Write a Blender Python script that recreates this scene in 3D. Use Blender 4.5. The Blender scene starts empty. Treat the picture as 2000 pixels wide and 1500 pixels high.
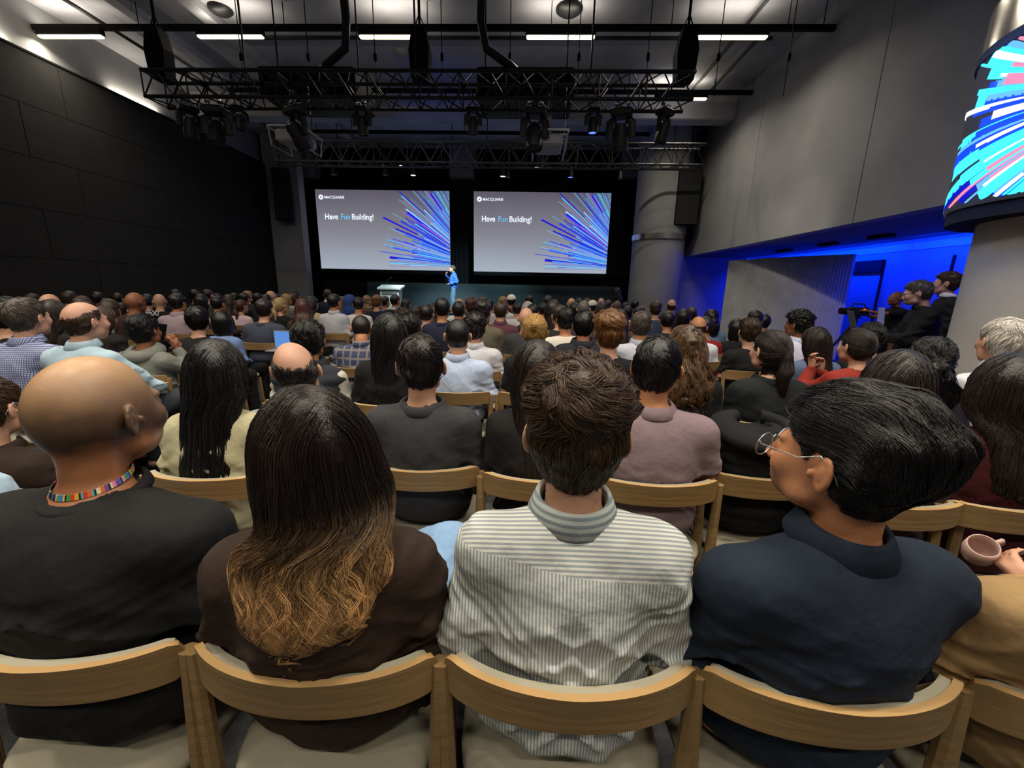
import bpy, math, random
import numpy as np
from mathutils import Vector, Matrix
C = bpy.context.scene.collection
sc = bpy.context.scene
# ---------------------------------------------------------------- camera, world, exposure
F, CAMZ = 800.0, 1.45
YAW, PIT, ROLL = math.radians(1.8), math.radians(13.16), 0.020
_h = Vector((-math.sin(YAW), math.cos(YAW), 0)); _r0 = Vector((math.cos(YAW), math.sin(YAW), 0))
FW = _h * math.cos(PIT) + Vector((0, 0, -math.sin(PIT))); _u0 = _r0.cross(FW)
RT = _r0 * math.cos(ROLL) + _u0 * math.sin(ROLL); UP = _u0 * math.cos(ROLL) - _r0 * math.sin(ROLL)
cam_d = bpy.data.cameras.new('camera'); cam = bpy.data.objects.new('camera', cam_d); C.objects.link(cam)
m = Matrix.Identity(4)
for i in range(3): m[i][0], m[i][1], m[i][2] = RT[i], UP[i], -FW[i]
m[2][3] = CAMZ
cam.matrix_world = m
cam_d.sensor_width = 36; cam_d.lens = F / 2000 * 36; cam_d.clip_start = 0.05; cam_d.clip_end = 100
sc.camera = cam
def at(px, py, Y):
    "world X, Z where the sight line through a photo point meets the plane y = Y"
    d = FW + RT * ((px - 1000) / F) + UP * ((750 - py) / F)
    t = Y / d.y
    return d.x * t, CAMZ + d.z * t
def proj(x, y, z):
    p = Vector((x, y, z - CAMZ)); d = p.dot(FW)
    return 1000 + F * p.dot(RT) / d, 750 - F * p.dot(UP) / d
w = bpy.data.worlds.new('world'); sc.world = w; w.use_nodes = True
w.node_tree.nodes['Background'].inputs[0].default_value = (0.55, 0.6, 0.8, 1)
w.node_tree.nodes['Background'].inputs[1].default_value = 0.012
sc.view_settings.view_transform = 'Standard'; sc.view_settings.look = 'None'
sc.view_settings.gamma = 1; sc.view_settings.use_curve_mapping = False
sc.view_settings.exposure = 0.0
cy = sc.cycles
cy.max_bounces = 4; cy.diffuse_bounces = 2; cy.glossy_bounces = 2; cy.transmission_bounces = 4; cy.transparent_max_bounces = 6
cy.caustics_reflective = False; cy.caustics_refractive = False
cy.use_denoising = True; cy.use_adaptive_sampling = True; cy.adaptive_threshold = 0.03; cy.sample_clamp_indirect = 3
cy.use_light_tree = True
def area_light(name, loc, size, power, col, rot=(0, 0, 0), sy=None, spread=180):
    d = bpy.data.lights.new(name, 'AREA'); d.energy = power; d.color = col; d.size = size
    if sy: d.shape = 'RECTANGLE'; d.size_y = sy
    d.spread = math.radians(spread)
    o = bpy.data.objects.new(name, d); C.objects.link(o); o.location = loc; o.rotation_euler = rot
    return o
# ceiling lamps of the rear half of the hall (behind the photographer, same lamps as in view)
WARM = (1.0, 0.9, 0.74)
for y, p in ((3.0, 62), (0.3, 62), (-2.5, 46)):
    for x in (-7.4, -4.4, -1.4, 1.6, 4.4): area_light('rear_ceiling_lamp', (x, y, 5.8), 1.2, p * (0.5 if x < -7 else 1), WARM, sy=0.12, spread=128)
for x, y in ((-5, 1.5), (2, 1.5)): area_light('rear_ceiling_fill', (x, y, 5.95), 3.0, 24, WARM, (math.pi, 0, 0), sy=0.3)  # broad upward fill lights, added to brighten the ceiling

# ---------------------------------------------------------------- materials
_M = {}
def mat(name, col, rough=0.7, bump=0.0, bscale=40, var=0.0, vscale=8, emit=None, es=1.0, metal=0.0, spec=0.5, stretch=None, alpha=None, trans=0):
    if name in _M: return _M[name]
    M = bpy.data.materials.new(name); M.use_nodes = True; nt = M.node_tree; N = nt.nodes; L = nt.links
    b = N['Principled BSDF']; b.inputs['Base Color'].default_value = (*col, 1); b.inputs['Roughness'].default_value = rough
    b.inputs['Metallic'].default_value = metal; b.inputs['Specular IOR Level'].default_value = spec
    if trans: b.inputs['Transmission Weight'].default_value = trans
    if alpha is not None: b.inputs['Alpha'].default_value = alpha
    if emit: b.inputs['Emission Color'].default_value = (*emit, 1); b.inputs['Emission Strength'].default_value = es
    if bump or var:
        tc = N.new('ShaderNodeTexCoord'); mp = N.new('ShaderNodeMapping'); L.new(tc.outputs['Object'], mp.inputs[0])
        if stretch: mp.inputs['Scale'].default_value = stretch
    if bump:
        n = N.new('ShaderNodeTexNoise'); n.inputs['Scale'].default_value = bscale; n.inputs['Detail'].default_value = 3
        L.new(mp.outputs[0], n.inputs['Vector'])
        bp = N.new('ShaderNodeBump'); bp.inputs['Strength'].default_value = bump; bp.inputs['Distance'].default_value = 0.02
        L.new(n.outputs['Fac'], bp.inputs['Height']); L.new(bp.outputs[0], b.inputs['Normal'])
    if var:
        n = N.new('ShaderNodeTexNoise'); n.inputs['Scale'].default_value = vscale; n.inputs['Detail'].default_value = 4
        L.new(mp.outputs[0], n.inputs['Vector'])
        r = N.new('ShaderNodeMapRange'); r.inputs['From Min'].default_value = 0.3; r.inputs['From Max'].default_value = 0.7
        r.inputs['To Min'].default_value = 1 - var; r.inputs['To Max'].default_value = 1 + var; L.new(n.outputs['Fac'], r.inputs['Value'])
        mx = N.new('ShaderNodeVectorMath'); mx.operation = 'SCALE'; mx.inputs[0].default_value = col; L.new(r.outputs[0], mx.inputs['Scale'])
        L.new(mx.outputs[0], b.inputs['Base Color'])
    _M[name] = M
    return M
def srgb(h):
    h = h.lstrip('#'); v = [int(h[i:i + 2], 16) / 255 for i in (0, 2, 4)]
    return tuple(c / 12.92 if c <= 0.04045 else ((c + 0.055) / 1.055) ** 2.4 for c in v)
def stripe_mat(name, col, col2, px=0.0, pz=0.0, duty=0.5, yoke=None, rough=0.8, soft=0.15, both=0):
    "woven stripes: px period across, pz period up; above the yoke seam the cloth is turned a quarter"
    if name in _M: return _M[name]
    M = mat(name, col, rough, bump=0.25, bscale=25); nt = M.node_tree; N = nt.nodes; L = nt.links; b = N['Principled BSDF']
    tc = N.new('ShaderNodeTexCoord'); sx = N.new('ShaderNodeSeparateXYZ'); L.new(tc.outputs['Object'], sx.inputs[0])
    def math_(op, a, bb=None, c=None):
        n = N.new('ShaderNodeMath'); n.operation = op
        for i, v in enumerate((a, bb, c)):
            if v is None: continue
            if isinstance(v, (int, float)): n.inputs[i].default_value = v
            else: L.new(v, n.inputs[i])
        return n.outputs[0]
    def band(sock, per):
        s = math_('SINE', math_('MULTIPLY', sock, 2 * math.pi / per))
        return math_('SMOOTH_MIN', math_('SMOOTH_MAX', math_('MULTIPLY_ADD', s, 1.6, duty), 0.0, soft), 1.0, soft)
    if yoke is not None:
        fx = band(sx.outputs['X'], px); fz = band(sx.outputs['Z'], pz)
        k = math_('GREATER_THAN', math_('MULTIPLY_ADD', sx.outputs['X'], 0.12, sx.outputs['Z']), yoke); fz = band(math_('MULTIPLY_ADD', sx.outputs['Y'], 0.8, sx.outputs['Z']), pz)
        f = math_('ADD', math_('MULTIPLY', fz, k), math_('MULTIPLY', fx, math_('SUBTRACT', 1.0, k)))
    elif px and pz:
        f = math_('MAXIMUM' if not both else 'MULTIPLY_ADD', band(sx.outputs['X'], px), band(sx.outputs['Z'], pz) if not both else 0.5, None if not both else math_('MULTIPLY', band(sx.outputs['Z'], pz), 0.5))
    else: f = band(sx.outputs['X'], px) if px else band(sx.outputs['Z'], pz)
    mx = N.new('ShaderNodeMix'); mx.data_type = 'RGBA'; mx.inputs['A'].default_value = (*col, 1); mx.inputs['B'].default_value = (*col2, 1)
    L.new(f, mx.inputs['Factor']); L.new(mx.outputs['Result'], b.inputs['Base Color'])
    return M

# ---------------------------------------------------------------- object helpers
def new_mesh(name, V, Fc, ms, smooth=False, parent=None, midx=None):
    me = bpy.data.meshes.new(name)
    V = np.asarray(V, np.float32); 
    if isinstance(Fc, np.ndarray) and Fc.ndim == 2:
        nf, k = Fc.shape
        me.vertices.add(len(V)); me.vertices.foreach_set('co', V.ravel())
        me.loops.add(nf * k); me.loops.foreach_set('vertex_index', Fc.ravel().astype(np.int32))
        me.polygons.add(nf); me.polygons.foreach_set('loop_start', np.arange(0, nf * k, k, dtype=np.int32))
        me.update(calc_edges=True)
    else:
        me.from_pydata([tuple(map(float, v)) for v in V], [], [tuple(f) for f in Fc])
    for mm in (ms if isinstance(ms, (list, tuple)) else [ms]): me.materials.append(mm)
    if midx is not None: me.polygons.foreach_set('material_index', np.asarray(midx, np.int32))
    me.polygons.foreach_set('use_smooth', np.full(len(me.polygons), bool(smooth)))
    me.update()
    o = bpy.data.objects.new(name, me); C.objects.link(o)
    if parent: o.parent = parent
    return o
def tag(o, label=None, cat=None, group=None, kind=None):
    if label: o['label'] = label
    if cat: o['category'] = cat
    if group: o['group'] = group
    if kind: o['kind'] = kind
    return o
def thing(name, loc, label, cat, group=None, rz=0):
    o = bpy.data.objects.new(name, None); C.objects.link(o); o.location = loc; o.rotation_euler = (0, 0, rz)
    o.empty_display_size = 0.1
    return tag(o, label, cat, group)
class MB:
    def __init__(s): s.V = []; s.F = []; s.M = []
    def add(s, V, Fc, mi=0):
        n = len(s.V); s.V += [tuple(v) for v in V]; s.F += [tuple(i + n for i in f) for f in Fc]; s.M += [mi] * len(Fc)
    def box(s, a, b, mi=0, bev=0.0):
        x0, y0, z0 = a; x1, y1, z1 = b
        if not bev:
            s.add([(x0, y0, z0), (x1, y0, z0), (x1, y1, z0), (x0, y1, z0), (x0, y0, z1), (x1, y0, z1), (x1, y1, z1), (x0, y1, z1)],
                  [(3, 2, 1, 0), (4, 5, 6, 7), (0, 1, 5, 4), (1, 2, 6, 5), (2, 3, 7, 6), (3, 0, 4, 7)], mi)
        else:
            e = bev; rings = []
            for z, q in ((z0, e), (z0 + e, 0), (z1 - e, 0), (z1, e)):
                rings.append([(x0 + q + e, y0 + q, z), (x1 - q - e, y0 + q, z), (x1 - q, y0 + q + e, z), (x1 - q, y1 - q - e, z), (x1 - q - e, y1 - q, z), (x0 + q + e, y1 - q, z), (x0 + q, y1 - q - e, z), (x0 + q, y0 + q + e, z)])
            V = [p for r in rings for p in r]; Fc = [tuple(range(7, -1, -1)), tuple(range(24, 32))]
            for k in range(3):
                for i in range(8): j = (i + 1) % 8; Fc.append((k * 8 + i, k * 8 + j, k * 8 + 8 + j, k * 8 + 8 + i))
            s.add(V, Fc, mi)
    def tube(s, pts, r, n=8, mi=0, cap=True, r2=None):
        pts = [Vector(p) for p in pts]; rs = r if isinstance(r, (list, tuple)) else [r] * len(pts)
        V = []; up = None
        for i, p in enumerate(pts):
            d = (pts[min(i + 1, len(pts) - 1)] - pts[max(i - 1, 0)]).normalized()
            if up is None: up = Vector((0, 0, 1)) if abs(d.z) < 0.9 else Vector((0, 1, 0))
            a = d.cross(up).normalized(); b = a.cross(d).normalized(); up = b
            for k in range(n):
                t = 2 * math.pi * (k + 0.5) / n; V.append(p + a * math.cos(t) * rs[i] + b * math.sin(t) * (r2 or rs[i]))
        Fc = []
        for i in range(len(pts) - 1):
            for k in range(n): j = (k + 1) % n; Fc.append((i * n + k, i * n + j, i * n + n + j, i * n + n + k))
        if cap: Fc += [tuple(range(n - 1, -1, -1)), tuple(range(len(V) - n, len(V)))]
        s.add(V, Fc, mi)
    def lathe(s, prof, c=(0, 0, 0), n=24, mi=0, cap=True, a0=0, a1=2 * math.pi):
        V = []; full = abs(a1 - a0 - 2 * math.pi) < 1e-6; m_ = n if full else n + 1
        for r, z in prof:
            for k in range(m_): t = a0 + (a1 - a0) * k / n; V.append((c[0] + r * math.cos(t), c[1] + r * math.sin(t), c[2] + z))
        Fc = []
        for i in range(len(prof) - 1):
            for k in range(n): j = (k + 1) % m_; Fc.append((i * m_ + k, i * m_ + j, i * m_ + m_ + j, i * m_ + m_ + k))
        if cap and full: Fc += [tuple(range(n - 1, -1, -1)), tuple(range(len(V) - n, len(V)))]
        s.add(V, Fc, mi)
    def prism(s, poly, z0, z1, mi=0, axis='z'):
        n = len(poly)
        f = {'z': lambda p, h: (p[0], p[1], h), 'x': lambda p, h: (h, p[0], p[1]), 'y': lambda p, h: (p[0], h, p[1])}[axis]
        V = [f(p, z0) for p in poly] + [f(p, z1) for p in poly]
        s.add(V, [tuple(range(n - 1, -1, -1)), tuple(range(n, 2 * n))] + [(i, (i + 1) % n, n + (i + 1) % n, n + i) for i in range(n)], mi)
    def xf(s, M):
        s.V = [tuple(M @ Vector(v)) for v in s.V]; return s
    def build(s, name, ms, parent=None, smooth=False):
        o = new_mesh(name, s.V, s.F, ms, smooth, parent, s.M)
        if smooth == 'auto':
            o.data.polygons.foreach_set('use_smooth', [True] * len(o.data.polygons)); 
            o.data.set_sharp_from_angle(angle=math.radians(40))
        return o
def struct(o): o['kind'] = 'structure'; return o
# ---------------------------------------------------------------- room shell
XL, XR, XB, YF, ZC = -9.0, 5.2, 7.8, 16.3, 6.35
M_CONC = mat('concrete', (0.3, 0.3, 0.305), 0.85, bump=0.08, bscale=60, var=0.12, vscale=1.2)
M_CEIL = mat('ceiling_concrete', (0.42, 0.42, 0.45), 0.9, bump=0.15, bscale=14, var=0.25, vscale=0.9)
M_CARPET = mat('carpet', (0.05, 0.052, 0.055), 0.95, bump=0.5, bscale=120, var=0.3, vscale=20)
M_BLACK = mat('black_paint', (0.005, 0.005, 0.006), 0.8, spec=0.2)
M_DRAPE = mat('black_drape', (0.006, 0.006, 0.007), 0.95)
M_METAL = mat('black_metal', (0.010, 0.010, 0.011), 0.5, spec=0.4)
M_STEEL = mat('steel', (0.6, 0.6, 0.6), 0.25, metal=1.0)
M_GREY = mat('grey_plastic', (0.25, 0.25, 0.26), 0.5)
def box_obj(name, a, b, mm, parent=None, bev=0.0):
    q = MB(); q.box(a, b, 0, bev); return q.build(name, mm, parent)
struct(box_obj('floor', (-9.4, -6, -0.2), (8.4, 16.6, 0), M_CARPET))
struct(box_obj('ceiling', (-9.4, -6, ZC), (8.4, 16.6, ZC + 0.2), M_CEIL))
# left wall: upper concrete strip, and a black acoustic lining standing in front of it
struct(box_obj('wall_left', (-9.4, -6, 0), (-9.2, 16.6, ZC), M_CONC))
ml = mat('felt_panel', (0.011, 0.0105, 0.0095), 0.95, bump=0.2, bscale=50, var=0.25, vscale=3)
q = MB()
for r in range(6):
    for c in range(8):
        y0 = -4.2 + c * 2.4 + (0.8 if r % 2 else 0)
        q.box((-9.06, y0, 0.05 + r * 0.885), (-9.0, min(y0 + 2.392, 15.0), 0.05 + r * 0.885 + 0.878), 0, 0.004)
t = tag(q.build('acoustic_lining', ml), 'black felt panel lining along the left wall with fine joints', 'wall lining', kind='structure')
struct(box_obj('trim_1', (-9.06, -5, 5.37), (-8.98, 15.0, 5.4), M_BLACK))
# right wall above the opening, with cast joints
seam = MB()
ys = [-6, 0.6, 3.9, 7.2, 10.6, 14.5]
for a, b in zip(ys[:-1], ys[1:]): seam.box((XR, a + 0.006, 2.57), (XR + 0.25, b - 0.006, ZC), 0, 0.004)
struct(seam.build('wall_right', M_CONC))
struct(box_obj('wall_right_joint_backing', (XR + 0.02, -6, 2.6), (XR + 0.24, 14.5, ZC - 0.01), M_BLACK)).name = 'trim_2'
struct(box_obj('trim_3', (XR + 0.25, -6, 2.57), (XB, 14.5, 2.72), mat('soffit', (0.1, 0.1, 0.105), 0.8, var=0.1)))
struct(box_obj('wall_recess', (XB, -6, 0), (XB + 0.2, 16.6, 3), mat('recess_wall', (0.3, 0.3, 0.34), 0.6)))
q = MB()
for k in range(11): q.box((XB - 0.025, -5 + k * 1.75, 2.36), (XB, -5 + k * 1.75 + 1.74, 2.5), 0, 0.003)
struct(q.build('trim_4', mat('trim_paint', (0.5, 0.5, 0.55), 0.5)))
struct(box_obj('wall_recess_end', (XR - 0.05, 14.5, 0), (XB, 14.7, 2.72), mat('recess_wall', (0, 0, 0))))
struct(box_obj('wall_back', (-9.4, -6.2, 0), (8.4, -6.0, ZC), M_CONC))
struct(box_obj('wall_front', (-9.4, 16.3, 0), (8.4, 16.5, ZC), M_BLACK))
# front left pillar and side return
def pz(px, py, Y): return at(px, py, Y)
xa = pz(532, 500, 14.9)[0]; xb = pz(597, 520, 14.9)[0]
struct(box_obj('column_left', (xa, 14.9, 0), (xb, 15.3, ZC), M_CONC, bev=0.01))
struct(box_obj('wall_corner', (-9.2, 15.0, 0), (xa, 15.2, ZC), M_BLACK))
for i, px in enumerate((594, 902, 1235)):
    x = pz(px, 335, 15.9)[0]; struct(box_obj('trim_%d' % (5 + i), (x - 0.42, 15.75, pz(px, 346, 15.75)[1]), (x + 0.42, 16.3, ZC), M_CONC, bev=0.01))
# black header and drapes round the screens
def drape(name, x0, x1, z0, z1, y, label):
    n = int((x1 - x0) / 0.03); V = []; Fc = []
    for i in range(n + 1):
        x = x0 + (x1 - x0) * i / n; yy = y + 0.035 * math.sin(x * 33 + 1.3 * math.sin(x * 7))
        V += [(x, yy, z0), (x, yy, z1), (x, yy + 0.02, z0), (x, yy + 0.02, z1)]
    for i in range(n):
        a = 4 * i; Fc += [(a, a + 4, a + 5, a + 1), (a + 3, a + 7, a + 6, a + 2), (a + 1, a + 5, a + 7, a + 3)]
    o = new_mesh(name, V, Fc, M_DRAPE, True); tag(o, label, 'drape'); return o
drape('stage_drape', xb + 0.02, 4.0, 0.56, pz(900, 352, 16.0)[1], 16.1, 'black pleated drape hanging across the stage behind the two screens')
# stage
struct(box_obj('floor_stage', (-8.6, 12.9, 0), (3.9, 16.3, 0.55), mat('stage_floor', (0.02, 0.03, 0.032), 0.5)))
o = box_obj('backdrop_panel', (-6.1, 15.86, 0.55), (3.4, 15.92, 1.58), mat('teal_panel', (0.03, 0.055, 0.06), 0.6, var=0.15, vscale=3), bev=0.004)
tag(o, 'low dark teal panel along the back of the stage below the screens', 'stage panel')
# round concrete columns
q = MB(); q.lathe([(0.8, 0), (0.8, ZC)], n=64, cap=False); cx = pz(1283, 500, 14.0)[0]
o = q.build('column_far', M_CONC, smooth=True); o.location = (cx, 14.0, 0)
tag(o, 'round concrete column beside the right end of the stage', 'column', kind='structure')
q = MB(); zb = pz(1283, 466, 13.3)[1]; q.lathe([(0.8, 0), (0.835, 0), (0.835, 0.16), (0.8, 0.16)], n=64, cap=False)
o = q.build('metal_band', M_STEEL, smooth='auto'); o.location = (cx, 14.0, zb); tag(o, 'polished metal band around the far round column', 'metal band')
CX, CY, CR = 3.98, 3.17, 0.6
q = MB(); q.lathe([(CR, 0), (CR, ZC)], n=96, cap=False)
o = q.build('column_near', mat('column_render', (0.5, 0.48, 0.44), 0.8, bump=0.1, bscale=80, var=0.06, vscale=2), smooth=True); o.location = (CX, CY, 0)
tag(o, 'thick round grey column at the right edge below the glowing ring', 'column', kind='structure')

# ---------------------------------------------------------------- light ray artwork shared by the screens and the ring
def emis(name, col, s):
    return mat(name, (0, 0, 0), 0.6, emit=col, es=s, spec=0.1)
RAYM = [emis('ray_cyan', (0.10, 0.62, 1.0), 1.0), emis('ray_blue', (0.05, 0.10, 0.95), 0.9), emis('ray_deep', (0.02, 0.01, 0.75), 0.9),
        emis('ray_pale', (0.45, 0.75, 1.0), 1.1), emis('ray_pink', (0.85, 0.22, 0.45), 0.8), emis('ray_sky', (0.10, 0.35, 0.98), 0.9)]
def rays(fu, fv, W, H, n, a0, a1, r0, r1, seed, mapf, wmin, wmax, wts, umax=None, nseg=1, rin=0.0, layer=0.002):
    "fan of thin bars round a focus; mapf turns (u, v, height above the face) into a point"
    rnd = random.Random(seed); V = []; Fc = []; Mi = []; umax = umax or W
    for i in range(n):
        a = math.radians(a0 + (a1 - a0) * (i + rnd.random()) / n); out = r0 + (r1 - r0) * rnd.random() ** 1.4
        inn = rin + (out - rin) * (rnd.random() * 0.45 if rnd.random() < 0.5 else 0.0)
        wd = wmin + (wmax - wmin) * rnd.random() ** 2; mi = rnd.choices(range(6), wts)[0]; h = layer * (1 + rnd.random())
        c, s = math.cos(a), math.sin(a); ts = []
        lo, hi = inn, out
        for k in range(nseg + 1):
            r = hi + (lo - hi) * k / nseg; ts.append(r)
        base = len(V); cnt = 0
        for r in ts:
            u, v = fu + r * c, fv + r * s
            if u > umax and c < 0:
                r = (umax - fu) / c; u, v = fu + r * c, fv + r * s
            if u < 0 and c < 0: r = -fu / c; u, v = 0, fv + r * s
            if v > H: r = (H - fv) / s; u, v = fu + r * c, H
            if v < 0: r = -fv / s; u, v = fu + r * c, 0
            tp = wd * (0.35 + 0.65 * min(1, r / out))
            V += [mapf(min(max(u - s * tp, 0), umax), min(max(v + c * tp, 0), H), h), mapf(min(max(u + s * tp, 0), umax), min(max(v - c * tp, 0), H), h)]; cnt += 1
        for k in range(cnt - 1): Fc.append((base + 2 * k, base + 2 * k + 1, base + 2 * k + 3, base + 2 * k + 2)); Mi.append(mi)
    return V, Fc, Mi
# ---------------------------------------------------------------- projection screens
def text(name, body, loc, size, mm, parent, bold=0.0, sx=1.0):
    c = bpy.data.curves.new(name, 'FONT'); c.body = body; c.size = size; c.offset = bold; c.extrude = 0.002
    c.materials.append(mm); o = bpy.data.objects.new(name, c); C.objects.link(o); o.parent = parent
    o.location = loc; 
    bpy.context.view_layer.update(); me = bpy.data.meshes.new_from_object(o.evaluated_get(bpy.context.evaluated_depsgraph_get())); bpy.data.objects.remove(o)
    o = bpy.data.objects.new(name, me); C.objects.link(o); o.parent = parent; o.location = loc; o.rotation_euler = (math.pi / 2, 0, 0); o.scale = (sx, 1, 1); return o
def grad_screen(name):
    M = bpy.data.materials.new(name); M.use_nodes = True; nt = M.node_tree; b = nt.nodes['Principled BSDF']
    b.inputs['Base Color'].default_value = (0.02, 0.02, 0.02, 1); b.inputs['Roughness'].default_value = 0.8
    tc = nt.nodes.new('ShaderNodeTexCoord'); s = nt.nodes.new('ShaderNodeSeparateXYZ'); nt.links.new(tc.outputs['Generated'], s.inputs[0])
    cr = nt.nodes.new('ShaderNodeValToRGB'); nt.links.new(s.outputs['Z'], cr.inputs[0])
    cr.color_ramp.elements[0].color = (*srgb('#a4adbb'), 1); cr.color_ramp.elements[1].color = (*srgb('#5b5764'), 1)
    e = cr.color_ramp.elements.new(0.45); e.color = (*srgb('#85858f'), 1)
    nt.links.new(cr.outputs[0], b.inputs['Emission Color']); b.inputs['Emission Strength'].default_value = 1.0
    return M
MS = grad_screen('screen_picture'); MW = emis('white_lettering', (0.85, 0.93, 1.0), 1.1); MC = emis('cyan_lettering', (0.15, 0.6, 1.0), 1.0)
def screen(x0, label, seed=5):
    W, H = 4.84, 2.73
    t = thing('projection_screen', (x0, 15.6, 2.03), label, 'projection screen')
    box_obj('screen_surface', (0, 0, 0), (W, 0.02, H), MS, t)
    for sx in (0.4, W - 0.4):
        q = MB(); q.tube([(sx, 0.03, H + 0.05), (sx, 0.03, ZC - 2.03 - 0.004)], 0.01, 6); q.build('suspension_rod', M_BLACK, t)
    q = MB(); q.box((-0.02, -0.02, -0.14), (W + 0.02, 0.03, -0.0), 0, 0.01); q.box((-0.02, 0.021, 0), (W + 0.02, 0.05, H + 0.05)); q.build('casing', M_BLACK, t)
    mf = lambda u, v, h: (u, -h, v)
    V, Fc, Mi = rays(W * 1.24, H * 0.06, W, H, 52, 176, 124, 2.3, 4.0, seed, mf, 0.010, 0.05, (0, 10, 9, 0, 0, 2), rin=1.0, layer=0.001)
    V2, F2, M2 = rays(W * 1.24, H * 0.06, W, H, 105, 181, 112, 2.3, 3.8, seed + 1, mf, 0.006, 0.019, (15, 7, 8, 4, 3, 3), rin=0.9, layer=0.003)
    n = len(V); new_mesh('light_ray_artwork', V + V2, [tuple(f) for f in Fc] + [tuple(i + n for i in f) for f in F2], RAYM, False, t, Mi + M2)
    text('slogan_word', 'Have', (0.28, -0.004, H * 0.635), 0.27, MW, t, 0.004, 0.88)
    text('slogan_word', 'Fun', (0.87, -0.004, H * 0.635), 0.27, MC, t, 0.0, 0.9)
    text('slogan_word', 'Building!', (1.27, -0.004, H * 0.635), 0.27, MW, t, 0.003, 0.88)
    text('bank_lettering', 'MACQUARIE', (0.32, -0.004, H - 0.3), 0.13, MW, t, 0.0015, 0.98)
    q = MB(); q.lathe([(0.085, 0), (0.085, 0.004), (0.03, 0.004), (0.03, 0)], n=24, cap=False); q.xf(Matrix.Rotation(math.pi / 2, 4, 'X'))
    o = q.build('round_emblem', MW, t); o.location = (0.2, -0.002, H - 0.255)
    return t
screen(-7.69, 'large projection screen left of the speaker showing the slogan and blue rays')
screen(-1.98, 'large projection screen right of the speaker showing the slogan and blue rays')
# the projected pictures throw light into the hall
# ---------------------------------------------------------------- glowing ring round the near column
RR = 0.8
ring = thing('led_ring', (CX, CY, 0), 'wide curved led display ring of cyan rays around the right column', 'led display')
ZB, ZT = 2.12, 3.12
q = MB(); q.lathe([(CR, ZB - 0.05), (RR, ZB - 0.02), (RR, ZT), (CR, ZT)], n=96, cap=False); q.build('display_face', emis('led_ground', (0.05, 0.05, 0.07), 0.5), ring, 'auto')
q = MB(); q.lathe([(CR, ZB - 0.12), (RR - 0.02, ZB - 0.12), (RR - 0.02, ZB - 0.021), (CR, ZB - 0.021)], n=96, cap=False); q.build('base_rim', M_BLACK, ring, 'auto')
q = MB(); q.lathe([(RR - 0.02, ZT), (RR + 0.015, ZT), (RR + 0.015, ZT + 0.06), (RR - 0.02, ZT + 0.06)], n=96, cap=False); q.build('top_rim', M_BLACK, ring, 'auto')
q = MB(); q.lathe([(CR, ZT + 0.06), (RR, ZT + 0.06), (RR, ZT + 0.36), (CR, ZT + 0.36)], n=96, cap=False)
q.build('chrome_collar', mat('chrome_collar', (0.75, 0.72, 0.66), 0.18, metal=1.0), ring, 'auto')
A0 = math.radians(128)
def cyl(u, v, h):
    a = A0 + u / RR; return ((RR + h) * math.cos(a), (RR + h) * math.sin(a), ZB + v)
H_ = ZT - ZB; RM2 = [emis('led_cyan', (0.05, 0.75, 1.0), 1.4), emis('led_blue', (0.0, 0.06, 1.0), 1.1), emis('led_deep', (0.0, 0.0, 0.6), 1.0), emis('led_pale', (0.75, 0.85, 1.0), 1.4), emis('led_pink', (1.0, 0.25, 0.4), 1.2), emis('led_sky', (0.12, 0.45, 1.0), 1.3)]
V, Fc, Mi = rays(1.3, H_ * 0.5, 2.6, H_, 90, 270, -90, 0.75, 1.35, 3, cyl, 0.03, 0.085, (7, 9, 7, 0, 0, 6), nseg=14, rin=0.05, layer=0.002)
V2, F2, M2 = rays(1.3, H_ * 0.5, 2.6, H_, 170, 268, -88, 0.7, 1.32, 4, cyl, 0.010, 0.034, (17, 4, 0, 6, 2, 3), nseg=14, rin=0.05, layer=0.005)
n = len(V); new_mesh('light_ray_artwork', V + V2, [tuple(f) for f in Fc] + [tuple(i + n for i in f) for f in F2], RM2, False, ring, Mi + M2)
area_light('led_ring_glow', (CX - 0.95, CY + 0.1, 2.7), 1.0, 24, (0.2, 0.35, 1.0), (0, math.radians(-90), 0), spread=170)

# ---------------------------------------------------------------- recess: blue wash, ribbed partition, door
for y in (1.5, 4.5, 7.5, 10.5, 13.2):
    area_light('blue_wall_washer', (XB - 0.5, y, 2.54), 0.06, 110, (0.0, 0.02, 1.0), (0, math.radians(-30), 0), sy=2.6)
q = MB()
for y in (8.2, 9.6, 11.2): q.box((6.6, y, 2.51), (6.75, y + 0.5, 2.57), 0, 0.01)
tag(q.build('light_housing', M_BLACK), 'slim black light housings under the soffit above the ribbed partition', 'light housing')
n = 52; V = []; Fc = []
p0, p1 = Vector((5.5, 11.9)), Vector((6.95, 9.35)); dv = (p1 - p0); nv = Vector((dv.y, -dv.x)).normalized()
pts = []
for i in range(n * 6 + 1):
    s = i / (n * 6); bulge = -0.22 * math.sin(math.pi * s); rib = 0.018 * abs(math.sin(math.pi * s * n))
    p = p0 + dv * s - nv * bulge + nv * rib; b = p0 + dv * s - nv * bulge - nv * 0.05
    pts.append((p, b))
for p, b in pts: V += [(p.x, p.y, 0.03), (p.x, p.y, 2.3), (b.x, b.y, 0.03), (b.x, b.y, 2.3)]
for i in range(len(pts) - 1):
    a = 4 * i; Fc += [(a, a + 4, a + 5, a + 1), (a + 3, a + 7, a + 6, a + 2), (a + 1, a + 5, a + 7, a + 3), (a, a + 2, a + 6, a + 4)]
e = 4 * (len(pts) - 1); Fc += [(0, 1, 3, 2), (e, e + 2, e + 3, e + 1)]
o = new_mesh('ribbed_partition', V, Fc, mat('grey_felt', (0.42, 0.42, 0.43), 0.9, bump=0.1, bscale=90, var=0.1, vscale=4), False)
tag(o, 'grey ribbed partition standing in the opening of the right wall', 'partition')
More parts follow.
